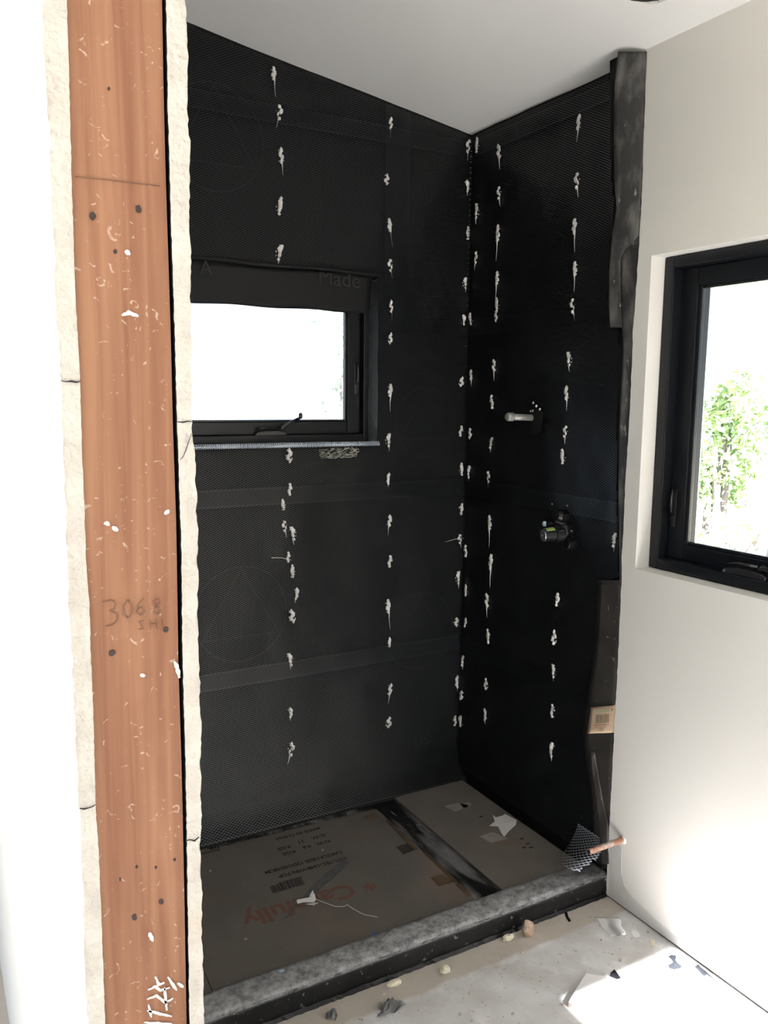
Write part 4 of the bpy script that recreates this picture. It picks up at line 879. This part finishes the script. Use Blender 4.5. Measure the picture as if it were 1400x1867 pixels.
B.add(Lh+Rh, [(i, i+1, 5+i, 4+i) for i in range(3)]); B.add([onz((556,1650), .003), onz((572,1654), .006), onz((581,1649), .006), onz((580,1647), .003)], [(0, 1, 2, 3)]); B.add([onz((563,1639), .004), onz((572,1636), .010), onz((571,1631), .014), onz((568,1633), .012)], [(0, 1, 2, 3)])
B.obj('plastic_tie', M_papw, tw, solid=.0006)

def scrap(name, label, cat, pxs, m_, z=0.0, bend=None, thick=.0006, dz=.0012, group=None):
    """flat torn piece lying at height z; bend(i)->extra height"""
    P = [at(2, z+dz, *q) for q in pxs]; c = np.mean(P, 0); B = MB(); n = len(P); V = [c+np.array([0, 0, bend(-1) if bend else 0])]
    for i, p_ in enumerate(P): V.append(p_+np.array([0, 0, bend(i) if bend else 0]))
    B.add(V, [(0, 1+i, 1+(i+1) % n) for i in range(n)]); o = B.obj(name, m_, None, solid=thick); return tag(o, label, cat, group)
# paper scrap on the right sheet (curled corner)
ps = scrap('paper_scrap', 'torn white paper scrap lying on the smaller cardboard sheet', 'paper', [(898,1486),(903,1491),(917,1487),(920,1484),(938,1496),(942,1501),(940,1509),(928,1517),(919,1526),(914,1519),(908,1507),(892,1506),(902,1498)], M_papw, TC, bend=lambda i: {4: .006, 5: .012, 6: .010, 7: .004}.get(i, .0005 if i >= 0 else .003))
# blue chips
scrap('plastic_chip', 'small blue plastic chip at the edge of the larger cardboard by the curb', 'plastic chip', [(676,1702),(680,1699),(687,1702),(686,1706),(677,1707)], M_bluep, TC)
scrap('plastic_chip', 'pale blue flake on the back edge of the curb top', 'plastic chip', [(508,1770),(514,1767),(520,1768),(516,1772),(510,1773)], M_blue, .0760)
# crumbs on the cardboard
for k, (q, lab_) in enumerate([((448,1714), 'cream crumb on the larger cardboard nearest the curb'), ((384,1589), 'cream crumb on the cardboard beside the partition'), ((588,1551), 'white crumb on the cardboard beside the printed weights')]):
    p_ = onc(*q); o = MB().rock((p_[0], p_[1], TC+.0025), (.005, .004, .003), rough=.35, flat=TC).obj('crumb', M_dirt, None); tag(o, lab_, 'crumb')

# ---- floor litter
def rockthing(name, label, cat, px, py, r, m_, z=0, seed=0, sub=2, rough=.18):
    p_ = at(2, z+r[2]*.8, px, py); o = MB().rock((p_[0], p_[1], z+r[2]*.75), r, sub=sub, rough=rough, flat=z, seed=seed).obj(name, m_, None); return tag(o, label, cat)
rockthing('brick_chunk', 'orange brick chunk standing against the curb front', 'rubble', 963, 1693, (.017, .015, .028), M_brick, seed=3, rough=.16)
rockthing('plaster_chunk', 'cream plaster chunk beside the orange brick chunk', 'rubble', 926, 1709, (.018, .010, .009), M_foam, seed=5)
rockthing('plaster_chunk', 'cream plaster chunk alone in front of the curb middle', 'rubble', 811, 1768, (.015, .012, .011), M_foam, seed=8)
rockthing('plaster_chunk', 'long cream plaster chunk just behind the crumpled grey paper', 'rubble', 718, 1793, (.023, .009, .008), M_foam, seed=2)
def crumple(name, label, px, py, r, m_, seed):
    rr = random.Random(seed); p_ = at(2, .012, px, py)
    def g(u, v):
        a = u*2*math.pi; rad = r*v*(1+.28*math.sin(a*3+seed)+.15*math.sin(a*5+2)); return (p_[0]+rad*math.cos(a), p_[1]+.62*rad*math.sin(a), max(.0012, .020*(1-v)+.010*math.sin(a*4+v*5)*v+.004*math.sin(a*9)+.004))
    return tag(MB().grid(g, 26, 5).obj(name, m_, None, solid=.0008), label, 'paper')
M_greyp = mat('grey_paper', (0.20, 0.20, 0.205), .85, var=(.13, .13, .135), scale=25)
crumple('crumpled_paper', 'crumpled dark grey paper on the floor in front of the curb', 711, 1832, .034, M_greyp, 3)
crumple('crumpled_paper', 'small flattened grey paper lump nearest the partition', 606, 1848, .014, M_greyp, 6)
def curlpaper():
    z = lambda u, v: .001+.034*max(0, math.sin((u-.42)/.58*math.pi*.8))*(.25+.75*v) if u > .42 else .001
    c00, c10, c11, c01 = (1083,1672), (1128,1672), (1140,1704), (1112,1708)
    def g(u, v):
        px = (c00[0]*(1-u)+c10[0]*u)*(1-v)+(c01[0]*(1-u)+c11[0]*u)*v; py = (c00[1]*(1-u)+c10[1]*u)*(1-v)+(c01[1]*(1-u)+c11[1]*u)*v
        zz_ = z(u, v); q = at(2, zz_, px+2*math.sin(v*9), py-zz_*120*0); return q
    return tag(MB().grid(g, 10, 8).obj('curled_paper', M_papw, None, smooth=True, solid=.0006), 'curled white paper scrap on the floor near the wall', 'paper')
curlpaper()
scrap('paper_scrap', 'small white paper chip right of the curled paper', 'paper', [(1151,1697),(1158,1695),(1166,1702),(1166,1708),(1158,1710),(1152,1704)], M_papw)
scrap('paper_scrap', 'small off-white chip between curled paper and slate felt piece', 'paper', [(1184,1713),(1190,1711),(1195,1717),(1194,1725),(1187,1726),(1185,1720)], M_foam)
scrap('felt_scrap', 'narrow black felt sliver on the floor touching the curb', 'felt scrap', [(1029,1664),(1034,1663),(1036,1671),(1041,1679),(1037,1681),(1032,1674)], M_rubber)
scrap('felt_scrap', 'slate grey felt scrap shaped like a boot on the sunny floor', 'felt scrap', [(1219,1744),(1224,1741),(1232,1742),(1233,1746),(1230,1748),(1236,1756),(1243,1761),(1241,1765),(1229,1768),(1221,1765),(1219,1760),(1228,1757),(1226,1749)], M_bluegrey)
scrap('felt_scrap', 'ragged slate grey felt scrap lying along the wall foot', 'felt scrap', [(1267,1763),(1273,1758),(1278,1764),(1286,1770),(1303,1786),(1288,1776),(1284,1780),(1277,1773),(1272,1767)], M_bluegrey)
scrap('felt_scrap', 'triangular slate grey sliver in front of the broken drywall piece', 'felt scrap', [(1143,1811),(1150,1812),(1168,1820),(1153,1821)], M_bluegrey)
scrap('felt_scrap', 'dark curled paper sliver behind the broken drywall piece', 'felt scrap', [(1113,1774),(1120,1771),(1132,1787),(1125,1786),(1112,1780)], M_bluegrey, bend=lambda i: .006 if i in (1, 2) else .001)
# broken drywall piece
dz_ = thing('drywall_scrap', 'broken white drywall piece lying on the sunny floor', 'drywall scrap', tuple(at(2, 0, 1100, 1830)))
top_px = [(1069,1774),(1078,1776),(1100,1779),(1130,1790),(1180,1800),(1240,1822),(1260,1900),(1150,1900),(1110,1868),(1070,1842),(1036,1827),(1052,1800)]
P = [at(2, .016, *q) for q in top_px]
MB().prism([(p_[0], p_[1], .0145) for p_ in P], (0, 0, .0012)).obj('paper_face', M_papw, dz_)
MB().prism([(p_[0]+.0006*random.uniform(-1, 1), p_[1]+.0006*random.uniform(-1, 1), .0012) for p_ in P], (0, 0, .0133)).obj('gypsum_core', M_scrapedge, dz_)
# small crumbs and grit
crumbs = [(1100,1660),(1076,1673),(1050,1735),(1012,1752),(985,1790),(905,1766),(846,1822),(838,1851),(860,1862),(1165,1738),(1206,1758),(935,1850),(952,1738),(1116,1740),(1131,1752),(700,1815),(1181,1700),(1096,1715)]
where = ['close to the curb end behind the curled white paper', 'just behind the left edge of the curled white paper', 'right of the orange brick chunk on open floor', 'between the brick chunk and the broken drywall, on open floor', 'left of the broken drywall piece on open floor',
         'between two cream chunks in front of the curb', 'on the bare floor before the curb, right of the crumpled paper', 'second in front of the lone cream chunk', 'at the very front edge of the visible floor', 'on the floor between the broken drywall and the curled paper', 'on the sunlit floor beside the boot-shaped felt',
         'left of the broken drywall at the front', 'below the orange brick chunk on open floor', 'right behind the broken drywall, left one', 'right behind the broken drywall, right one', 'beside the long cream chunk by the crumpled paper', 'by the wall, between white chip and skirting gap', 'touching the front edge of the curled white paper']
for k, q in enumerate(crumbs):
    p_ = at(2, 0, *q); r = random.uniform(.0025, .005)
    o = MB().rock((p_[0], p_[1], r*.6), (r, r*.8, r*.7), rough=.35, flat=0).obj('crumb', M_dirt if k % 3 else M_foam, None); tag(o, 'tiny plaster crumb '+where[k], 'crumb', 'plaster crumbs on the concrete floor')
B = MB()
for k in range(260):
    x = random.uniform(.6, 1.74); y = random.uniform(1.43, 1.715); r = random.uniform(.0006, .0018); B.rock((x, y, r*.5), (r*1.6, r, r*.7), rough=.4, flat=0)
stuff(tag(B.obj('grit', M_dirt, None), 'fine pale grit scattered over the concrete floor', 'grit'))

# ================================================================== OUTSIDE
struct(MB().box((-14, -14, -0.45), (22, 22, -0.14)).obj('ground', M_ground))
def shrub(name, label, c, r, n, leaf, m_, stem_m, seed, stems=6, loose=.0):
    rr = random.Random(seed); t_ = thing(name, label, 'shrub' if r[2] < 1.0 else 'tree', (c[0], c[1], -.14)); B = MB()
    blobs = [(np.array([rr.gauss(0, .45)*r[0], rr.gauss(0, .45)*r[1], rr.uniform(-.7, .8)*r[2]]), rr.uniform(.22, .5)) for _ in range(14)]
    for k in range(n):
        cb, br = rr.choice(blobs); v_ = np.array([rr.gauss(0, 1) for _ in range(3)]); v_ /= np.linalg.norm(v_); p_ = np.array(c)+cb+v_*br*np.array(r)*rr.uniform(.6, 1)
        if p_[2] < -.1: continue
        a = np.array([rr.gauss(0, 1) for _ in range(3)]); a /= np.linalg.norm(a); b_ = np.cross(a, v_); b_ /= np.linalg.norm(b_)+1e-6; l = leaf*rr.uniform(.6, 1.3)
        B.add([p_-a*l, p_+b_*l*.35, p_+a*l, p_-b_*l*.35], [(0, 1, 2, 3)])
    B.obj('foliage', m_, t_)
    S = MB()
    for k in range(stems):
        cb, br = blobs[k]; e_ = np.array(c)+cb; S.tube([(c[0]+rr.uniform(-.1, .1), c[1]+rr.uniform(-.1, .1), -.14), ((c[0]+e_[0])/2+rr.uniform(-.1, .1), (c[1]+e_[1])/2, (e_[2]-.14)/2+.1), tuple(e_)], [.05, .03, .012], 6)
    S.obj('trunk', stem_m, t_); return t_
def outp(px, dist, dz=0):
    a = YAW+math.atan((px-700)/F_PX*math.cos(0)); return np.array([dist*math.sin(a), dist*math.cos(a), 0])
c = outp(1312, 8.0); shrub('tree', 'green leafy tree outside the larger window', (c[0], c[1], 1.05), (.30, .30, .72), 1500, .055, M_leaf, M_twig, 1)
c = outp(1425, 9.5); shrub('tree', 'second green tree further right outside the larger window', (c[0], c[1], 1.35), (.42, .42, .60), 900, .055, M_leaf, M_twig, 2)
c = outp(1330, 6.2); shrub('shrub', 'pale yellow dry shrub below the green tree outside', (c[0], c[1], .55), (.45, .45, .28), 330, .045, M_leafy, M_twig, 3)
c = outp(1315, 4.4); shrub('shrub', 'low grey twiggy shrub nearest the larger window', (c[0], c[1], .50), (.22, .22, .13), 160, .020, M_twig, M_twig, 4)
c = outp(1440, 5.0); shrub('shrub', 'low olive shrub at the edge of the larger window view', (c[0], c[1], .50), (.25, .25, .20), 260, .025, M_leaf, M_twig, 5)
c = outp(610, 9.0); shrub('tree', 'distant thin tree glimpsed through the small window', (c[0], c[1], 1.9), (.18, .18, .85), 220, .07, mat('pale_leaf', (.40, .52, .42), .7), M_twig, 6, stems=3)
